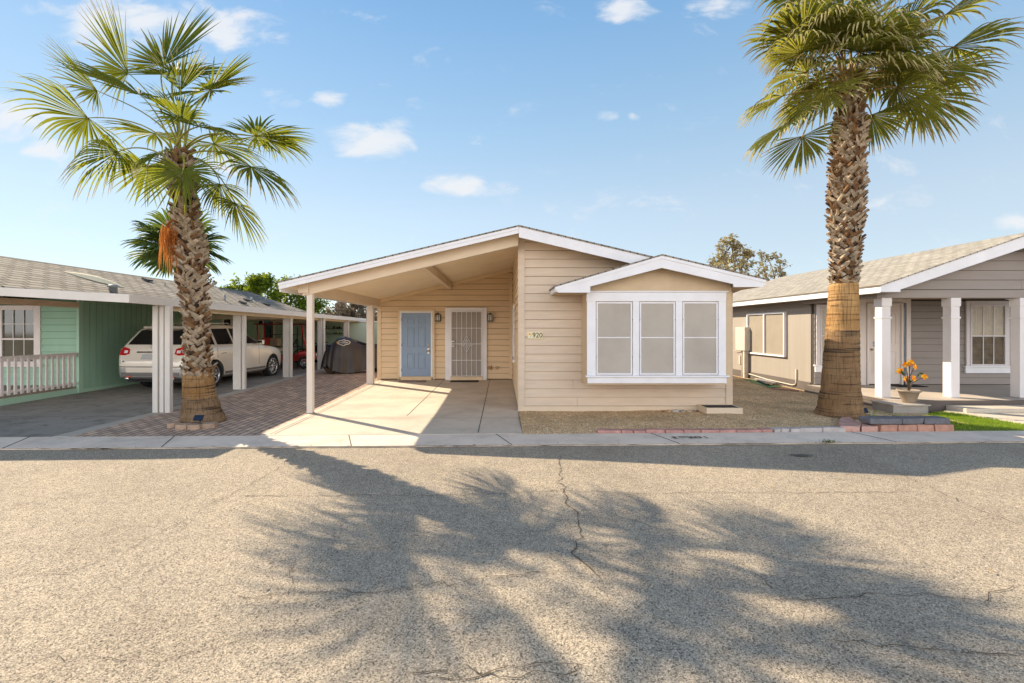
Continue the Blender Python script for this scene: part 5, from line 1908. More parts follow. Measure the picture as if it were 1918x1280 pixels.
mbs = MB(); mbs.obox((0, -.50, 1.715), (1.2, .22, .035), Matrix.Rotation(.12, 3, 'X')); mbs.build('spoiler', PAINT, body, .012, 2)
mbu = MB(); mbu.box(-.85, .85, -.8, 3.7, .24, .5); mbu.build('underbody', DARK, CAR)


def wheel(parent, cx, cy, r, w, side, spokes=10, rimmat=ALLOY, rr=.72):
    mb = MB()
    h = w / 2
    mb.lathe([(r * rr, -h * .85), (r * .9, -h), (r * .985, -h * .8), (r, -h * .4), (r, h * .4), (r * .985, h * .8), (r * .9, h), (r * rr, h * .85), (r * rr, -h * .85)], (cx, cy, r), 36, 'x', cap=False)
    t = mb.build('wheel', TYRE, parent)
    mb = MB()
    f = cx + side * h * .55
    mb.lathe([(r * rr, -h * .8), (r * rr, h * .84), (r * rr * .93, h * .84), (r * rr * .90, h * .5), (r * rr * .90, -h * .8)] if side > 0 else [(r * rr, h * .8), (r * rr, -h * .84), (r * rr * .93, -h * .84), (r * rr * .90, -h * .5), (r * rr * .90, h * .8)], (cx, cy, r), 36, 'x', cap=False)
    mb.lathe([(r * .17, -side * .01), (r * .15, side * .02), (0, side * .025)], (f, cy, r), 16, 'x')
    for k in range(spokes):
        a = 2 * math.pi * k / spokes
        for da in (-.09, .09):
            p = V((f, cy + math.cos(a + da * .4) * r * .12, r + math.sin(a + da * .4) * r * .12))
            q = V((f + side * .012, cy + math.cos(a + da) * r * rr * .93, r + math.sin(a + da) * r * rr * .93))
            mb.tube([p, q], [r * .034, r * .026], 6)
    mb.build('rim', rimmat, t)
    mb = MB(); mb.lathe([(r * .6, -.01), (r * .6, .01)], (cx - side * h * .1, cy, r), 20, 'x'); mb.build('brake_disc', M('dark_steel', (.05, .05, .05), .5, .1), t)
    return t


for ay in (0.0, 3.02):
    for sx in (-1, 1):
        wheel(CAR, sx * .865, ay, .375, .245, sx, 10)

# ---------------------------------------------------------------- golf cart
REDP = M('red_cart_paint', (.50, .02, .02), .3, .05, 2, coat=.5)
GC = thing('golf_cart', 'red golf cart with roof parked beyond the suv in the carport', 'golf cart', (-8.75, 18.9, gz(18.9)), rz=math.radians(-75))
# local: x to the side, y forward
mb = MB()
mb.prism([(-1.15, .30), (-1.15, .62), (-.55, .70), (-.45, .36), (.45, .34), (.60, .68), (.95, .72), (1.12, .60), (1.15, .32)], 'x', -.58, .58)
mb.build('body', REDP, GC, .03, 2)
mb = MB(); mb.box(-.56, .56, -.62, -.08, .70, .80); sb = mb.build('seat', M('cream_vinyl', (.66, .58, .46), .5, .05), GC, .03, 2)
mb = MB(); mb.obox((0, -.68, 1.02), (1.1, .09, .42), Matrix.Rotation(-.15, 3, 'X')); mb.build('backrest', M('red_vinyl', (.35, .02, .02), .5), GC, .03, 2)
mb = MB(); mb.box(-.64, .64, -1.0, .95, 1.74, 1.79); mb.build('roof', M('dark_red_roof', (.22, .015, .015), .35, .05, coat=.3), GC, .025, 2)
for sx in (-1, 1):
    mb = MB(); mb.tube([(sx * .56, .92, .66), (sx * .57, .80, 1.2), (sx * .57, .72, 1.75)], .028, 8); mb.build('front_pillar', REDP, GC)
    mb = MB(); mb.tube([(sx * .56, -.82, .64), (sx * .57, -.86, 1.75)], .028, 8); mb.build('rear_pillar', REDP, GC)
    mb = MB(); mb.lathe([(.08, 0), (.075, .03), (0, .04)], (sx * .42, 1.14, .5), 14, 'y'); mb.build('headlight', M('clear_lens', (.75, .75, .78), .15), GC)
mb = MB(); mb.poly([(-.53, .90, .72), (.53, .90, .72), (.54, .73, 1.72), (-.54, .73, 1.72)]); mb.build('windshield', M('cart_windshield', (.3, .32, .33), .05, .05, alpha=.25), GC)
mb = MB()
mb.tube([(-.25, .62, .72), (-.25, .38, 1.02)], .018, 6)
mb.tube([V((-.25, .36, 1.04)) + V((.17 * math.cos(t), .17 * math.sin(t) * .5, .17 * math.sin(t) * .86)) for t in [k * .3491 for k in range(19)]], .014, 6)
mb.build('steering_wheel', DARK, GC)
mb = MB(); mb.box(-.5, .5, -1.1, -.72, .72, 1.05); mb.build('cargo_box', M('dark_bag', (.05, .05, .055), .8), GC, .05, 2)
for (y, sx) in ((.82, -1), (.82, 1), (-.78, -1), (-.78, 1)):
    wheel(GC, sx * .50, y, .25, .20, sx, 5, rr=.55)

# ---------------------------------------------------------------- covered motorcycle
COVER = M('black_cover_cloth', (.045, .036, .032), .45, .15, 2.5, .12, 8, spec=.5)
MC = thing('covered_motorcycle', 'motorcycle under a black draped cover with a pale shield emblem', 'motorcycle', (-5.35, 17.3, gz(17.3)), rz=math.radians(18))
prof = [(-1.10, .72), (-.95, .92), (-.75, 1.12), (-.58, 1.28), (-.42, 1.33), (-.25, 1.27), (0.0, 1.10), (.25, 1.0), (.5, .99), (.75, 1.02), (.95, .98), (1.1, .80), (1.15, .62)]


def ridge(x):
    for (a, za), (b, zb) in zip(prof[:-1], prof[1:]):
        if x <= b:
            t = max(0, (x - a) / (b - a))
            t = t * t * (3 - 2 * t)
            return za + (zb - za) * t
    return prof[-1][1]


mb = MB(); mb.smooth = True
nu, nv = 120, 22


def cover(i, j):
    a = 2 * math.pi * i / nu
    s = j / (nv - 1)
    sx = math.copysign(abs(math.cos(a)) ** .75, math.cos(a)); sy = math.copysign(abs(math.sin(a)) ** .75, math.sin(a))
    xs = 1.05 * sx
    spine = V((xs * .92, 0, ridge(xs * .92)))
    hemx, hemy = 1.22 * sx, .46 * sy * (1.15 if sx < 0 else .95)
    fold = (.5 + .5 * math.sin(a * 9 + 2 * math.sin(a * 2))) * .6 + .4 * (.5 + .5 * math.sin(a * 23 + 1.3))
    k = 1 + .30 * (fold - .5) * s ** 1.1
    f = s ** .62
    hem = .10 + .07 * math.sin(a * 5 + 1) + (.12 if sx < -.8 else 0)
    z = spine.z + (hem - spine.z) * s ** 1.5
    shoulder = .09 * math.exp(-((xs + .45) / .25) ** 2)
    x = spine.x + (hemx - spine.x) * f * k
    y = (hemy * k * (f * .85 + .15 * s) + math.copysign(shoulder, sy) * math.sin(math.pi * min(1, s * 1.5)) * abs(sy)) if s > 0 else sy * .05
    return V((x, y, z)) + V((0, 0, .06 * noise.noise(V((math.cos(a) * 2.2, math.sin(a) * 2.2, s * 3))) * s + .025 * noise.noise(V((math.cos(a) * 6, math.sin(a) * 6, s * 7)))))


mb.grid(nu, nv, cover, closed=True)
mb.face([i for i in range(nu)])
mb.build('cover', COVER, MC, fix=False)
mb = MB()
mb.lathe([(.20, -.06), (.29, -.06), (.31, 0), (.29, .06), (.20, .06), (.2, -.06)], (-.86, 0, .30), 24, 'y', cap=False)
mb.lathe([(.20, -.02), (.20, .02)], (-.86, 0, .30), 20, 'y')
mb.build('wheel', M('dusty_tyre', (.10, .065, .045), .85, .2, 15), MC)
mb = MB()
mb.lathe([(.20, -.06), (.29, -.06), (.31, 0), (.29, .06), (.20, .06), (.2, -.06)], (.80, 0, .30), 24, 'y', cap=False)
mb.build('wheel', TYRE, MC)
# pale shield emblem sewn on the cover
EMB = M('pale_emblem_print', (.70, .66, .56), .7)
EMO = M('orange_emblem_print', (.70, .36, .08), .7)
bcov = None
dg = bpy.context.evaluated_depsgraph_get()
cov = [o for o in MC.children if o.name.startswith('cover')][0]
bcov = BVHTree.FromPolygons([v.co for v in cov.data.vertices], [tuple(p.vertices) for p in cov.data.polygons])


def on_cover(x, z):
    h = bcov.ray_cast(V((x, -2, z)), V((0, 1, 0)))
    return (h[0] if h[0] else V((x, -.2, z))) - V((0, .012, 0))


mb = MB()
out = [(-.66, 1.12), (-.60, 1.17), (-.50, 1.18), (-.44, 1.215), (-.38, 1.18), (-.28, 1.17), (-.22, 1.11), (-.28, 1.05), (-.36, 1.05), (-.44, 1.0), (-.54, 1.03), (-.60, 1.06), (-.66, 1.12)]
mb.tube([on_cover(*q) for q in out], .018, 5)
mb.tube([on_cover(*q) for q in ((-.60, 1.115), (-.5, 1.10), (-.4, 1.10), (-.30, 1.115))], .014, 5)
mb.tube([on_cover(*q) for q in ((-.5, 1.145), (-.44, 1.15), (-.38, 1.145))], .010, 5)
em = mb.build('emblem', EMB, cov)
mb = MB()
mb.tube([on_cover(*q) for q in ((-.70, 1.13), (-.66, 1.09), (-.60, 1.05))], .022, 5)
mb.build('emblem_wing', EMO, cov)

# ---------------------------------------------------------------- bicycles
def bicycle(label, loc, rz, mat):
    t = thing('bicycle', label, 'bicycle', loc, 'bicycles leaning beside the carport post', rz)
    for y in (-.52, .52):
        mb = MB()
        mb.tube([(0, y + .33 * math.cos(a), .34 + .33 * math.sin(a)) for a in [k * .2618 for k in range(25)]], .018, 6)
        w = mb.build('wheel', TYRE, t)
        mb = MB()
        mb.tube([(0, y + .305 * math.cos(a), .34 + .305 * math.sin(a)) for a in [k * .2618 for k in range(25)]], .011, 5)
        for k in range(14):
            a = k * .4488
            mb.tube([(0, y, .34), (0, y + .30 * math.cos(a), .34 + .30 * math.sin(a))], .0025, 4)
        mb.build('rim', CHROME, w)
    mb = MB()
    bb, st, hd = V((0, -.08, .30)), V((0, -.22, .86)), V((0, .36, .82))
    for a, b in ((bb, st), (bb, hd), (st + (bb - st) * .15, hd), (bb, V((0, -.52, .34))), (st + (bb - st) * .2, V((0, -.52, .34))), (hd + V((0, -.02, .1)), hd), (hd, V((0, .52, .34)))):
        mb.tube([a, b], .017, 7)
    mb.build('frame', mat, t)
    mb = MB(); mb.tube([(-.29, .22, .98), (-.2, .34, .97), (0, .35, .95), (.2, .34, .97), (.29, .22, .98)], .013, 6); mb.build('handlebar', DARK, t)
    mb = MB(); mb.obox((0, -.25, .93), (.16, .27, .06)); mb.tube([(0, -.25, .9), (0, -.22, .84)], .013, 6); mb.build('saddle', BLACKRUB, t, .02, 2)
    mb = MB(); mb.lathe([(.09, -.005), (.09, .005)], (.05, -.08, .30), 18, 'x'); mb.tube([(.06, -.08, .30), (.06, -.02, .15), (.12, -.02, .15)], .01, 5); mb.build('crank', CHROME, t)
    return t


bicycle('dark bicycle facing right with its front wheel just past the fourth carport post', (-7.95, 20.4, gz(20.4)), math.radians(-78), M('dark_bike_frame', (.03, .03, .035), .35, .1, coat=.4))
bicycle('teal bicycle half hidden behind the front carport post and the dark bicycle', (-8.35, 20.9, gz(20.9)), math.radians(-70), M('teal_bike_frame', (.03, .16, .16), .35, .1, coat=.4))
# ---------------------------------------------------------------- small things
def single(mb, name, mats, label, cat, group=None, bevel=0.0, seg=2, fix=True):
    o = mb.build(name, mats, None, bevel, seg, fix)
    return tag(o, label, cat, group)


# bench and storage behind the bicycles
t = thing('workbench', 'dark low bench under a blue sheet against the mint shed', 'bench', (-7.9, 21.9, gz(21.9)))
B('bench_top', DARK, t, (-8.9, -6.7, 21.6, 22.35, .86, .93), bevel=.01)
B('cabinet', M('black_cabinet', (.02, .02, .025), .5), t, (-8.85, -6.75, 21.7, 22.3, .15, .859), bevel=.01)
mb = MB(); mb.smooth = True
mb.grid(24, 9, lambda i, j: (-8.3 + 1.5 * i / 23, 21.55 + .03 * math.sin(i * 1.3) + (.0 if j else .3), .945 - (j - 1) * .055 + .015 * noise.noise(V((i * .4, j, 0))) if j else .945))
mb.build('blue_sheet', M('navy_blue_sheet', (.02, .035, .16), .6, .3, 4), t, fix=False)
mb = MB()
mb.lathe([(.10, 0), (.13, .02), (.13, .16), (.10, .2), (.04, .24), (.04, .27), (0, .28)], (-6.98, 21.8, .931), 14)
mb.tube([(-6.98, 21.72, 1.14), (-6.98, 21.64, 1.12), (-6.98, 21.66, 1.0)], .015, 6)
single(mb, 'fuel_can', M('red_plastic', (.75, .05, .02), .4), 'small red can on the right end of the dark bench', 'can')
for nm, lab, px, py, col in (('wall_picture', 'small framed orange picture on the mint shed wall', 600, 610, (.5, .3, .1)), ('wall_picture', 'small blue and red picture below the orange one on the shed wall', 600, 625.5, (.03, .07, .3))):
    c = at(px, py, 22.64)
    t = thing(nm, lab, 'picture', (c.x, 22.67, c.z))
    B('frame', M('picture_frame', (.25, .14, .06), .5), t, (c.x - .12, c.x + .12, 22.645, 22.678, c.z - .14, c.z - .12), (c.x - .12, c.x + .12, 22.645, 22.678, c.z + .12, c.z + .14), (c.x - .12, c.x - .10, 22.645, 22.678, c.z - .119, c.z + .119), (c.x + .10, c.x + .12, 22.645, 22.678, c.z - .119, c.z + .119))
    B('picture_sheet', M('picture_' + ('orange' if col[0] > .3 else 'blue'), col, .6, .4, 12, col2=(.45, .12, .05) if col[0] < .3 else None), t, (c.x - .099, c.x + .099, 22.655, 22.676, c.z - .119, c.z + .119))
# cardboard box and shelf things behind the golf cart
mb = MB(); c = at(509, 634, 20.2)
mb.box(c.x - .2, c.x + .22, 20.2, 20.6, .95, 1.28); mb.box(c.x - .22, c.x + .0, 20.17, 20.63, 1.281, 1.29)
t = thing('storage_rack', 'metal rack with a tan box behind the red golf cart', 'rack', (c.x, 20.4, gz(20.4)))
mb.build('cardboard_box', M('cardboard', (.46, .36, .24), .8), t, .005)
mb = MB()
for x in (-.3, 1.1):
    for y in (20.15, 20.65):
        mb.box(c.x + x, c.x + x + .03, y, y + .03, gz(20.4) - .01, 1.75)
for z in (.3, .93, 1.45):
    mb.box(c.x - .3, c.x + 1.13, 20.15, 20.68, z - .02, z)
mb.build('frame', DARK, t)
# doormats
for px0, px1, py, lab, col in ((752, 801, 713.3, 'patterned brown doormat before the blue door', (.16, .10, .08)), (846, 898, 712.5, 'plain black doormat before the white security door', (.012, .012, .013))):
    a, b = gnd(px0, py, .06), gnd(px1, py, .06)
    mb = MB()
    y0_, y1_ = BY - .62, BY - .2
    zz = gz(14.6) + .006
    mb.box(a.x, b.x, y0_, y1_, zz, zz + .014)
    mm = M('doormat_' + ('brown' if col[0] > .1 else 'black'), col, .95, .5 if col[0] > .1 else .2, 14, .4, 120, col2=(.42, .34, .30) if col[0] > .1 else None)
    single(mb, 'doormat', mm, lab, 'doormat', None, .005, 1)
mb = MB(); mb.box(FXx(1655), FXx(1705), 12.15, 12.6, PZ + .006, PZ + .02)
single(mb, 'doormat', M('doormat_black', (.012, .012, .013), .95), 'black doormat on the porch before the pinkish white door', 'doormat', None, .005, 1)
# step box under the bay window corner
t = thing('planter_box', 'tan wooden box with a dark mesh top at the bay window corner', 'planter box', (4.36, 9.42, .0))
mb = MB()
bx0, bx1, byy0, byy1, bz = 4.02, 4.73, 9.22, 9.66, .155
mb.box(bx0, bx1, byy0, byy0 + .03, -.02, bz); mb.box(bx0, bx1, byy1 - .03, byy1, -.02, bz)
mb.box(bx0, bx0 + .03, byy0 + .031, byy1 - .031, -.02, bz); mb.box(bx1 - .03, bx1, byy0 + .031, byy1 - .031, -.02, bz)
mb.build('frame', TANL, t, .004)
B('mesh_top', M('dark_grip_mesh', (.035, .035, .037), .9, .3, 200, .5, 300), t, (bx0 + .031, bx1 - .031, byy0 + .031, byy1 - .031, bz - .03, bz - .008))


def rock(mb, c, sx, sy, sz, seed):
    r = random.Random(seed)
    bm = bmesh.new()
    bmesh.ops.create_icosphere(bm, subdivisions=2, radius=1)
    n = len(mb.v)
    bm.verts.ensure_lookup_table()
    a = r.uniform(0, 6.28)
    ca, sa = math.cos(a), math.sin(a)
    for v in bm.verts:
        k = 1 + .28 * noise.noise(v.co * 1.4 + V((seed * 3.1, 0, 0)))
        x, y, z = v.co.x * sx * k, v.co.y * sy * k, max(-.6, v.co.z) * sz * k
        mb.v.append(V(c) + V((x * ca - y * sa, x * sa + y * ca, z)))
    for f in bm.faces:
        mb.face([n + v.index for v in f.verts])
    bm.free()


ORD = ['first', 'second', 'third', 'fourth', 'fifth', 'sixth', 'seventh', 'eighth', 'ninth', 'tenth', 'eleventh', 'twelfth']
stones = [(1242, 771, .035, (.20, .12, .07), 'dark brown'), (1253, 769, .045, (.46, .33, .2), 'tan'), (1266, 768, .06, (.44, .43, .42), 'pale grey'), (1279, 767, .05, (.34, .32, .30), 'mid grey'), (1292, 771, .058, (.52, .38, .25), 'sandy'), (1299, 767, .045, (.30, .28, .27), 'dull grey'), (1306, 768, .03, (.15, .09, .06), 'rust brown')]
for i, (px, py, s, col, w) in enumerate(stones):
    p = gnd(px, py + 2, .02)
    y = min(p.y, 9.52)
    mb = MB(); mb.smooth = True
    rock(mb, ((px - CX) * y / F, y, .035), s * 1.2, s, s * .7, 20 + i)
    single(mb, 'garden_stone', M('stone_' + w.replace(' ', '_'), col, .85, .25, 20, .4, 40), f'small {w} stone, {ORD[i]} from the left in the cluster beside the mesh topped box', 'stone', 'stones against the tan house wall')


def paver(mb, x0, x1, y0, y1, z0, z1, seed, amp=.006):
    r = random.Random(seed)
    j = lambda: r.uniform(-amp, amp)
    mb.hexa([(x0 + j(), y0 + j(), z0), (x1 + j(), y0 + j(), z0), (x1 + j(), y1 + j(), z0), (x0 + j(), y1 + j(), z0),
             (x0 + j(), y0 + j(), z1 + j()), (x1 + j(), y0 + j(), z1 + j()), (x1 + j(), y1 + j(), z1 + j()), (x0 + j(), y1 + j(), z1 + j())])


REDB = M('dusty_red_brick', (.50, .27, .23), .9, .25, 6, .4, 60)
GRYB = M('worn_grey_brick', (.48, .43, .41), .9, .2, 6, .4, 60)
xs = [1118, 1163, 1185.5, 1208.5, 1244, 1279, 1311.5, 1345, 1378, 1425, 1446]
desc = ['long first', 'short second', 'short third', 'fourth', 'fifth', 'sixth', 'seventh', 'eighth', 'ninth', 'short last']
for i, (a, b) in enumerate(zip(xs[:-1], xs[1:])):
    y0_ = gut((a - CX) * 7.7 / F, 1) + .015
    mb = MB()
    paver(mb, (a + .8 - CX) * (y0_ + .05) / F, (b - .6 - CX) * (y0_ + .05) / F, y0_ + rnd.uniform(0, .012), y0_ + .16 + rnd.uniform(-.01, .01), -.03, .04 + rnd.uniform(-.006, .006), i)
    single(mb, 'edging_brick', REDB, f'{desc[i]} dusty red edging brick along the gutter, counted from the driveway end', 'brick', 'red edging bricks along the gutter', .006)
xs = [1447, 1460, 1477, 1496, 1538, 1580]
desc = ['tilted small', 'second', 'middle', 'long fourth', 'raised last']
for i, (a, b) in enumerate(zip(xs[:-1], xs[1:])):
    y0_ = gut((a - CX) * 7.7 / F, 1) + .015
    mb = MB()
    paver(mb, (a + .8 - CX) * (y0_ + .05) / F, (b - .6 - CX) * (y0_ + .05) / F, y0_ + rnd.uniform(0, .012), y0_ + .15 + rnd.uniform(-.01, .01), -.03, .045 + .006 * i, 40 + i)
    single(mb, 'edging_brick', GRYB, f'{desc[i]} grey edging brick between the red bricks and the pink flagstones', 'brick', 'grey edging bricks along the gutter', .006)
PINKS = M('pink_flagstone', (.54, .32, .26), .9, .2, 4, .4, 40)
for i, (pts_, h, lab) in enumerate(((((1573, 808), (1614, 810), (1616, 803), (1600, 795), (1592, 789), (1574, 790), (1570, 799)), .085, 'larger wavy pink flagstone lying at the gutter near the palm'),
                                    (((1617, 810), (1648, 810), (1651, 803), (1640, 797), (1612, 797), (1613, 803)), .085, 'smaller pink flagstone beside the stacked blocks'))):
    mb = MB()
    base = [gnd(x, y) for x, y in pts_]
    cen = sum(base, V((0, 0, 0))) / len(base)
    mb.prism([((cen + (p - cen) * .98).x, max((cen + (p - cen) * .98).y, gut(p.x, 1) + .01)) for p in base], 'z', -.02, h)
    single(mb, 'flagstone', PINKS, lab, 'flagstone', 'pink flagstones at the gutter', .014)
RB = M('red_wall_block', (.46, .25, .18), .9, .22, 8, .6, 40)
GB = M('charcoal_wall_block', (.155, .15, .165), .9, .22, 8, .6, 40)
for i, (a, b, w) in enumerate(((1651, 1682, 'first'), (1683.5, 1718, 'second'), (1719.5, 1749.5, 'third'), (1752.5, 1787, 'rightmost'))):
    y0_ = gut(6.2, 1) + .03
    mb = MB()
    paver(mb, (a - CX) * y0_ / F, (b - CX) * y0_ / F, y0_, y0_ + .2, -.02, .105, 60 + i, .008)
    single(mb, 'wall_block', RB, f'{w} red block in the lower course under the charcoal blocks', 'block', 'red blocks of the low stack', .014)
for i, (a, b, w) in enumerate(((1634, 1690, 'widest left'), (1692, 1731, 'middle'), (1733, 1780, 'right'))):
    y0_ = gut(6.2, 1) + .045
    mb = MB()
    z0_ = .112
    x0_, x1_ = (a - CX) * y0_ / F, (b - CX) * y0_ / F
    paver(mb, x0_ - (.04 if i == 0 else 0), x1_, y0_, y0_ + .26, z0_, z0_ + .098, 70 + i, .008)
    single(mb, 'wall_block', GB, f'{w} charcoal block on top of the red block course', 'block', 'charcoal blocks of the low stack', .014)
for i, (a, b, w) in enumerate((((1607, 752), (1622, 757), 'shorter'), ((1623, 757), (1650, 764), 'longer'))):
    p, q = gnd(*a), gnd(*b)
    mb = MB()
    d = (q - p).normalized(); s = V((-d.y, d.x, 0))
    if s.x < 0:
        s = -s
    c = (p + q) / 2
    mb.obox(c + s * .05 + V((0, 0, .05)), ((q - p).length * .97, .12, .11), math.atan2(d.y, d.x))
    single(mb, 'border_brick', M('maroon_brick', (.20, .085, .075), .9, .2, 8, .4, 50), f'{w} maroon border brick beside the grey house porch edge', 'brick', 'maroon bricks by the porch', .008)
# scalloped edging at the leaning palm
SC = M('tan_scallop_block', (.40, .28, .20), .9, .2, 6, .5, 50)
cen = at(366, 790, 8.62); cen.z = 0
edge = [(316, 796), (330, 804.5), (353, 806.5), (388, 800)]
for i, ((a, b), w) in enumerate(zip(((313, 326), (327, 349.5), (350.5, 373), (374.5, 398)), ('leftmost small', 'second', 'third', 'rightmost'))):
    mid = (a + b) / 2
    py = 799 + 6.5 * (1 - ((mid - 355) / 48) ** 2)
    p = gnd(mid, py)
    tng = V((1, -.0045 * (mid - 355) * -1.0, 0)).normalized()
    ln = (b - a) * p.y / F * (1.25 if i in (0, 3) else 1.0)
    n_ = V((-tng.y, tng.x, 0))
    k = 7
    outl = []
    for q in range(k):
        u = -1 + 2 * q / (k - 1)
        outl.append(p + tng * (u * ln / 2) - n_ * (.045 * (1 - u * u)))
    back = [p + tng * (u * ln / 2) + n_ * (.13 + .02 * (1 - u * u)) for u in (1, 0, -1)]
    mb = MB()
    mb.prism([(q.x, q.y) for q in outl + back], 'z', .0, .085)
    single(mb, 'edging_block', SC, f'{w} curved tan edging block at the foot of the leaning palm', 'edging block', 'curved blocks around the leaning palm', .006)
# solar garden lights
SOL = M('solar_cell', (.012, .018, .035), .12, .2, 30)
for px, py, y, lab in ((372, 783, 8.12, 'black solar light leaning at the leaning palm behind its curved blocks'), (1617, 769, 8.95, 'blue black solar light at the foot of the shaggy palm')):
    c = at(px, py, y)
    t = thing('solar_light', lab, 'solar light', (c.x, y, 0))
    mb = MB(); mb.obox((c.x, y, max(.1, c.z)), (.16, .02, .10), Matrix.Rotation(-.5, 3, 'X')); mb.build('panel', SOL, t, .004)
    mb = MB(); mb.tube([(c.x, y + .03, max(.1, c.z)), (c.x + .01, y + .04, -.03)], .012, 6); mb.build('stake', DARK, t)
# hose and dried frond by the block stack
mb = MB()
pts_ = [(1648, 762 + 20), (1622, 776), (1618, 772), (1632, 771), (1655, 774), (1690, 780), (1702, 783), (1690, 785), (1660, 782), (1640, 778), (1632, 781), (1660, 786), (1695, 785), (1712, 784), (1720, 780)]
P = [gnd(x, y, .03) for x, y in pts_]
sm = []
for i in range(len(P) - 1):
    p0, p1, p2, p3 = P[max(0, i - 1)], P[i], P[i + 1], P[min(len(P) - 1, i + 2)]
    for k in range(6):
        t_ = k / 6
        sm.append(.5 * ((2 * p1) + (p2 - p0) * t_ + (2 * p0 - 5 * p1 + 4 * p2 - p3) * t_ ** 2 + (3 * p1 - p0 - 3 * p2 + p3) * t_ ** 3))
sm = [V((p.x, p.y, .03 + .012 * math.sin(i * .7))) for i, p in enumerate(sm)]
mb.tube(sm, .014, 7)
single(mb, 'garden_hose', M('pale_green_hose', (.42, .42, .20), .5, .2, 4), 'pale green hose loosely coiled behind the charcoal blocks', 'hose', fix=False)
# flower pot
pc = at(1702, 754, 9.62)
t = thing('flower_pot', 'weathered pot with orange artificial flowers on the porch step box', 'flower pot', (pc.x, 9.62, pc.z))
POTM = M('weathered_pot', (.55, .48, .38), .85, .4, 9, .3, 40, col2=(.30, .22, .16))
mb = MB()
mb.lathe([(.10, 0), (.115, .02), (.175, .22), (.205, .225), (.205, .26), (.18, .26), (.17, .2), (0, .2)], (pc.x, 9.62, pc.z), 24)
mb.build('pot', POTM, t)
STEM = M('dark_stem', (.09, .06, .04), .8)
PETL = m_leaf('orange_petals', (.80, .24, .015), .3, (.8, .25, .02), .3, .4, vs=20)
PETY = m_leaf('yellow_petals', (.82, .44, .03), .3, (.8, .4, .04), .3, .3, vs=20)
LEAFD = m_leaf('dark_leaf', (.03, .05, .02), .3, (.1, .15, .03), .2)
st = V((pc.x, 9.62, pc.z + .2))
mb = MB()
fl = []
for px, py in ((1685, 695), (1697, 683), (1706, 679), (1713, 687), (1697, 710), (1711, 709), (1731, 706)):
    q = at(px, py, 9.62 + rnd.uniform(-.08, .08))
    m_ = V((st.x + (q.x - st.x) * .25, 9.62, st.z + (q.z - st.z) * .6))
    mb.tube([st, m_, q], [.012, .008, .005], 6)
    fl.append(q)
mb.tube([st, st + V((.02, 0, .3)), st + V((.015, .01, .62))], [.02, .015, .008], 6)
mb.build('stem', STEM, t)
for i, q in enumerate(fl):
    mb = MB()
    r = random.Random(90 + i)
    ax = V((r.uniform(-.5, .5), -1, r.uniform(-.2, .6))).normalized()
    u = ax.cross(UP).normalized(); w = ax.cross(u)
    for k in range(5):
        a = k * 1.2566 + r.uniform(0, .4)
        d = u * math.cos(a) + w * math.sin(a)
        s = ax.cross(d)
        R_ = .075
        mb.mi = 0 if (k + i) % 2 else 1
        mb.poly([q, q + d * R_ * .55 + s * R_ * .42 + ax * .012, q + d * R_ + ax * .004, q + d * R_ * .55 - s * R_ * .42 + ax * .012])
    mb.build('flower', [PETL, PETY], t, fix=False)
mb = MB()
for px, py in ((1692, 700), (1720, 703), (1705, 715), (1690, 697), (1726, 700)):
    q = at(px, py, 9.6); a = rnd.uniform(0, 6)
    d = V((math.cos(a), .2, math.sin(a))) * .05; s = V((-d.z, 0, d.x)) * .5
    mb.poly([q - d, q + s, q + d, q - s])
mb.build('leaf', LEAFD, t, fix=False)
# step box that carries the pot
t = thing('porch_box', 'grey box with a flat lid at the porch corner carrying the flower pot', 'box', (8.05, 9.6, .0))
xb0, xb1 = 7.79, 8.49
B('box_side', M('greige_stucco', (.34, .31, .28), .9, .1, 6, .4, 90), t, (xb0, xb1, 9.35, 9.895, -.03, pc.z - .028), bevel=.006)
B('lid', M('greige_lid', (.42, .37, .32), .7, .1, 4), t, (xb0 - .03, xb1 + .03, 9.32, 9.895, pc.z - .027, pc.z - .001), bevel=.004)
# tarp and mat by the side wall
mb = MB(); mb.smooth = True
a, b, c_, d_ = gnd(1391, 713), gnd(1405, 712), gnd(1466, 727), gnd(1440, 729)
mb.grid(14, 7, lambda i, j: (lambda p: (p.x, p.y, .035 + .025 * noise.noise(V((i * .6, j * .7, 0)))))((a.lerp(b, j / 6)).lerp(d_.lerp(c_, j / 6), i / 13)))
single(mb, 'green_tarp', M('green_tarp_sheet', (.02, .20, .06), .5, .3, 5), 'crumpled green tarp on the ground along the grey house wall', 'tarp', fix=False)
mb = MB(); mb.smooth = True
a, b, c_, d_ = gnd(1413, 714), gnd(1428, 713), gnd(1458, 723), gnd(1436, 725)
mb.grid(10, 6, lambda i, j: (lambda p: (p.x, p.y, .085 + .015 * noise.noise(V((i * .5, j * .5, 4)))))((a.lerp(b, j / 5)).lerp(d_.lerp(c_, j / 5), i / 9)))
o = single(mb, 'grey_mat', M('grey_mat_sheet', (.30, .28, .27), .8, .15, 8), 'folded grey mat lying on the green tarp', 'mat', fix=False)
md = o.modifiers.new('t', 'SOLIDIFY'); md.thickness = .02
for i, (px, py, lab) in enumerate(((1437, 719, 'left sandy stone resting on the grey mat'), (1444, 720, 'right sandy stone resting on the grey mat'))):
    p = gnd(px, py, .11)
    mb = MB(); mb.smooth = True
    rock(mb, (p.x, p.y, .115), .06, .05, .035, 50 + i)
    single(mb, 'mat_stone', M('stone_sandy', (.52, .38, .25), .85), lab, 'stone', 'stones on the grey mat')
mb = MB()
p, q = gnd(1444, 730.5), gnd(1496, 735)
d = (q - p)
mb.obox((p + q) / 2 + V((0, 0, .03)), (d.length, .09, .05), math.atan2(d.y, d.x))
single(mb, 'edging_board', M('old_red_board', (.30, .17, .12), .9, .2, 5), 'weathered reddish board on the dirt beside the green tarp', 'board', None, .006)
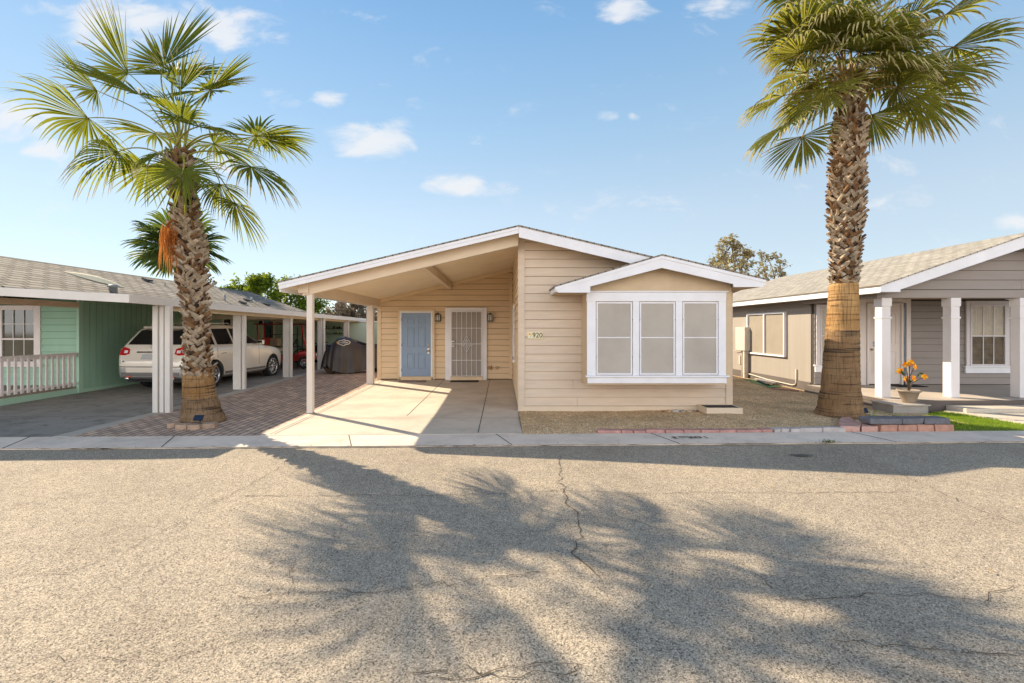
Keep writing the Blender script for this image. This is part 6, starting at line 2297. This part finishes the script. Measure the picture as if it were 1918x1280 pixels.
# weed tuft at the gutter seam
mb = MB()
r = random.Random(77)
c = gnd(1551, 828.5, -.01)
for i in range(60):
    p = c + V((r.gauss(0, .05), r.gauss(0, .015), 0))
    h = r.uniform(.02, .06); a = r.uniform(0, 6.3)
    dd = V((math.cos(a), math.sin(a), 0)) * .006
    l = V((r.gauss(0, .5), r.gauss(0, .5), 1)) * h
    mb.poly([p - dd, p + dd, p + l])
single(mb, 'weed', m_leaf('weed_leaf', (.10, .13, .03), .3, (.25, .3, .05), .3), 'small weed tuft growing in the seam of the gutter', 'weed', fix=False)
# worn house number stencilled on the gutter
mb = MB()
INK = M('worn_black_stencil', (.05, .06, .07), .9, .5, 25, col2=(.16, .17, .18))
gx = gnd(1292, 820, -.004)
yaw = math.atan(.0285)
mat_ = Matrix.Translation((gx.x, gx.y, .0)) @ Matrix.Rotation(yaw, 4, 'Z') @ Matrix.Rotation(-.0286, 4, 'X') @ Matrix.Translation((0, 0, -.0005 - .0))
t = thing('kerb_number', 'worn black 920 stencil painted on the concrete gutter', 'painted number', (gx.x, gx.y, 0))
for (a0, a1, b0, b1, sk) in ((-.27, -.22, -.075, .075, 0), (.245, .27, -.075, .075, 0), (-.219, -.05, .062, .074, 0), (.02, .2, .062, .073, 0), (-.219, -.12, -.075, -.062, 0)):
    zf_ = lambda yy: .0285 * yy
    mb.poly([mat_ @ V((a0, b0, .002)), mat_ @ V((a1, b0, .002)), mat_ @ V((a1, b1, .002)), mat_ @ V((a0, b1, .002))])
bd = mb.build('number_border', INK, t, fix=False)
text_obj('number_text', '920', .165, INK, t, mat_ @ Matrix.Translation((.01, -.002, .002)) @ Matrix.Scale(1.45, 4, (1, 0, 0)), .0006, bold=.006)

# dry leaf litter blown along the gutter and across the yard
mb = MB()
r = random.Random(123)
for i in range(170):
    if i < 80:
        x = r.uniform(-9, 9); y = gut(x, 0) + abs(r.gauss(0, .05)) - .04; z = -.012
    elif i < 130:
        x = r.uniform(.6, 8); y = gut(x, 1) + r.uniform(.2, 2.0); z = gravz(x, y) + .01
        if x < 4.75 and y > 9.6:
            continue
    else:
        x = r.uniform(-7, 9); y = r.uniform(2.6, 7); z = -.012
    a = r.uniform(0, 6.3); s = r.uniform(.010, .028)
    d = V((math.cos(a), math.sin(a), r.uniform(-.2, .3))) * s; e = V((-math.sin(a), math.cos(a), r.uniform(-.2, .4))) * s * .4
    p = V((x, y, z + .004))
    mb.mi = r.randrange(2)
    mb.poly([p - d, p + e, p + d, p - e])
tag(mb.build('leaf_litter', [M('litter_brown', (.20, .11, .05), .9), M('litter_straw', (.42, .31, .16), .9)], origin=(0, 0, 0), fix=False), kind='stuff')
# ---------------------------------------------------------------- camera, sun, sky
sc = bpy.context.scene
cam = bpy.data.cameras.new('camera')
co = link(bpy.data.objects.new('camera', cam))
co.location = (0, 0, CAMZ)
co.rotation_euler = (math.pi / 2, 0, 0)
cam.sensor_width = 36.0
cam.lens = 36.0 * F / 1918.0
cam.shift_x = (959.0 - CX) / 1918.0
cam.shift_y = -(640.0 - CY) / 1918.0
cam.clip_start, cam.clip_end = .1, 900
sc.camera = co
EL_, AZ = math.radians(32.5), math.atan2(-.79, .61)
sd_ = V((math.sin(AZ) * math.cos(EL_), math.cos(AZ) * math.cos(EL_), math.sin(EL_)))
sl_ = bpy.data.lights.new('sun', 'SUN')
sl_.energy, sl_.angle, sl_.color = SUN_E, math.radians(.53), (1.0, .84, .62)
so = link(bpy.data.objects.new('sun', sl_))
so.rotation_euler = sd_.to_track_quat('Z', 'Y').to_euler()
so.location = (-20, 20, 30)
w = bpy.data.worlds.new('World')
sc.world = w
w.use_nodes = True
nt = w.node_tree
nt.nodes.clear()
out = nt.nodes.new('ShaderNodeOutputWorld')
bg = nt.nodes.new('ShaderNodeBackground')
sky = nt.nodes.new('ShaderNodeTexSky')
sky.sky_type = 'NISHITA'
sky.sun_disc = False
sky.sun_elevation = EL_
sky.sun_rotation = AZ % (2 * math.pi)
sky.altitude = 400
sky.air_density, sky.dust_density, sky.ozone_density = SKY_P
tc = N(nt, 'ShaderNodeTexCoord')
sp = N(nt, 'ShaderNodeSeparateXYZ')
nt.links.new(tc.outputs['Generated'], sp.inputs[0])


def mth(op, a, b=None, c=None, clamp=False):
    n = N(nt, 'ShaderNodeMath', operation=op)
    n.use_clamp = clamp
    for i, v in enumerate((a, b, c)):
        if v is None:
            continue
        if isinstance(v, (int, float)):
            n.inputs[i].default_value = v
        else:
            nt.links.new(v, n.inputs[i])
    return n.outputs[0]


yy_ = mth('MAXIMUM', sp.outputs[1], .02)
uu = mth('DIVIDE', sp.outputs[0], yy_)
vv = mth('DIVIDE', sp.outputs[2], yy_)
cb = N(nt, 'ShaderNodeCombineXYZ')
nt.links.new(uu, cb.inputs[0]); nt.links.new(vv, cb.inputs[1])
nz = N(nt, 'ShaderNodeTexNoise', i_Scale=9.0, i_Detail=9.0, i_Roughness=.6, i_Distortion=.4)
mpn = N(nt, 'ShaderNodeMapping')
mpn.inputs['Scale'].default_value = (1, 1.9, 1)
nt.links.new(cb.outputs[0], mpn.inputs[0])
nt.links.new(mpn.outputs[0], nz.inputs['Vector'])
CL = [  # px, py, half width, half height, strength
    (690, 258, 105, 36, 1.0), (735, 250, 60, 34, .8), (875, 345, 115, 24, .95), (900, 338, 60, 20, .7), (430, 48, 120, 45, .9), (345, 28, 90, 45, .7), (500, 65, 60, 22, .6), (215, 30, 130, 60, .95), (130, 15, 90, 22, .5),
    (1172, 16, 66, 28, .9), (1345, 10, 80, 26, .9), (617, 182, 40, 18, .75), (1130, 216, 30, 13, .8), (1186, 218, 16, 9, .5), (30, 215, 110, 50, .85), (85, 275, 60, 22, .6), (1680, 372, 70, 28, .4), (1665, 310, 50, 20, .35),
    (550, 195, 24, 10, .4), (1900, 410, 40, 22, .6), (430, 310, 60, 24, .45), (130, 438, 40, 14, .4), (35, 425, 30, 14, .4), (1415, 372, 30, 12, .3), (1100, 380, 120, 30, .12), (-250, 120, 200, 80, .8), (2300, 200, 200, 60, .7)]
acc = None
for px, py, a, b, st_ in CL:
    u0, v0 = (px - CX) / F, (CY - py) / F
    du = mth('MULTIPLY', mth('SUBTRACT', uu, u0), F / a)
    dv = mth('MULTIPLY', mth('SUBTRACT', vv, v0 - b * .15 / F), F / b)
    e = mth('SUBTRACT', 1.0, mth('ADD', mth('MULTIPLY', du, du), mth('MULTIPLY', dv, dv)))
    e = mth('MULTIPLY', mth('MAXIMUM', e, -2.0), st_)
    acc = e if acc is None else mth('MAXIMUM', acc, e)
dens = mth('ADD', acc, mth('MULTIPLY', mth('SUBTRACT', nz.outputs['Fac'], .52), 3.2))
mask = N(nt, 'ShaderNodeMapRange', interpolation_type='SMOOTHSTEP')
mask.inputs['From Min'].default_value = -.05
mask.inputs['From Max'].default_value = 1.05
nt.links.new(dens, mask.inputs['Value'])
front = mth('GREATER_THAN', sp.outputs[1], .03)
mk = mth('MULTIPLY', mth('MULTIPLY', mask.outputs[0], front), .85)
tint = mixc(nt, 'MULTIPLY', 1.0, sky.outputs[0], SKY_T)
grad = ramp(nt, sp.outputs[2], [(z_, tuple(c_ / 6.0 for c_ in col_)) for z_, col_ in SKY_G])
gm = N(nt, 'ShaderNodeVectorMath', operation='SCALE')
gm.inputs['Scale'].default_value = 6.0
nt.links.new(grad.outputs[0], gm.inputs[0])
base = mixc(nt, 'MIX', SKY_H, tint, gm.outputs[0])
cl_ = mixc(nt, 'MIX', mk, base, CLOUD_C)
# bright unseen cloud bank added behind the camera to fill the shaded fronts
nb = N(nt, 'ShaderNodeTexNoise', i_Scale=3.2, i_Detail=8.0, i_Roughness=.6)
nt.links.new(tc.outputs['Generated'], nb.inputs['Vector'])
bk_ = mth('MULTIPLY_ADD', sp.outputs[1], -1.15, -.12)
el_ = N(nt, 'ShaderNodeMapRange', interpolation_type='SMOOTHSTEP')
el_.inputs['From Min'].default_value, el_.inputs['From Max'].default_value = .60, .24
nt.links.new(sp.outputs[2], el_.inputs['Value'])
bm_ = N(nt, 'ShaderNodeMapRange', interpolation_type='SMOOTHSTEP')
bm_.inputs['From Min'].default_value, bm_.inputs['From Max'].default_value = .0, .45
nt.links.new(mth('ADD', bk_, mth('MULTIPLY', mth('SUBTRACT', nb.outputs['Fac'], .5), .9)), bm_.inputs['Value'])
cl_ = mixc(nt, 'MIX', mth('MULTIPLY', bm_.outputs[0], el_.outputs[0]), cl_, BACK_FILL)
nt.links.new(cl_, bg.inputs[0])
bg.inputs[1].default_value = SKY_S
nt.links.new(bg.outputs[0], out.inputs[0])
vs = sc.view_settings
sc.display_settings.display_device = 'sRGB'
vs.view_transform = 'Standard'
vs.look = 'None'
vs.exposure = EXPO
vs.gamma = 1.0
sc.cycles.max_bounces = 8
sc.cycles.diffuse_bounces = 5
sc.cycles.transparent_max_bounces = 12
sc.cycles.caustics_reflective = False
sc.cycles.caustics_refractive = False
sc.cycles.use_denoising = True
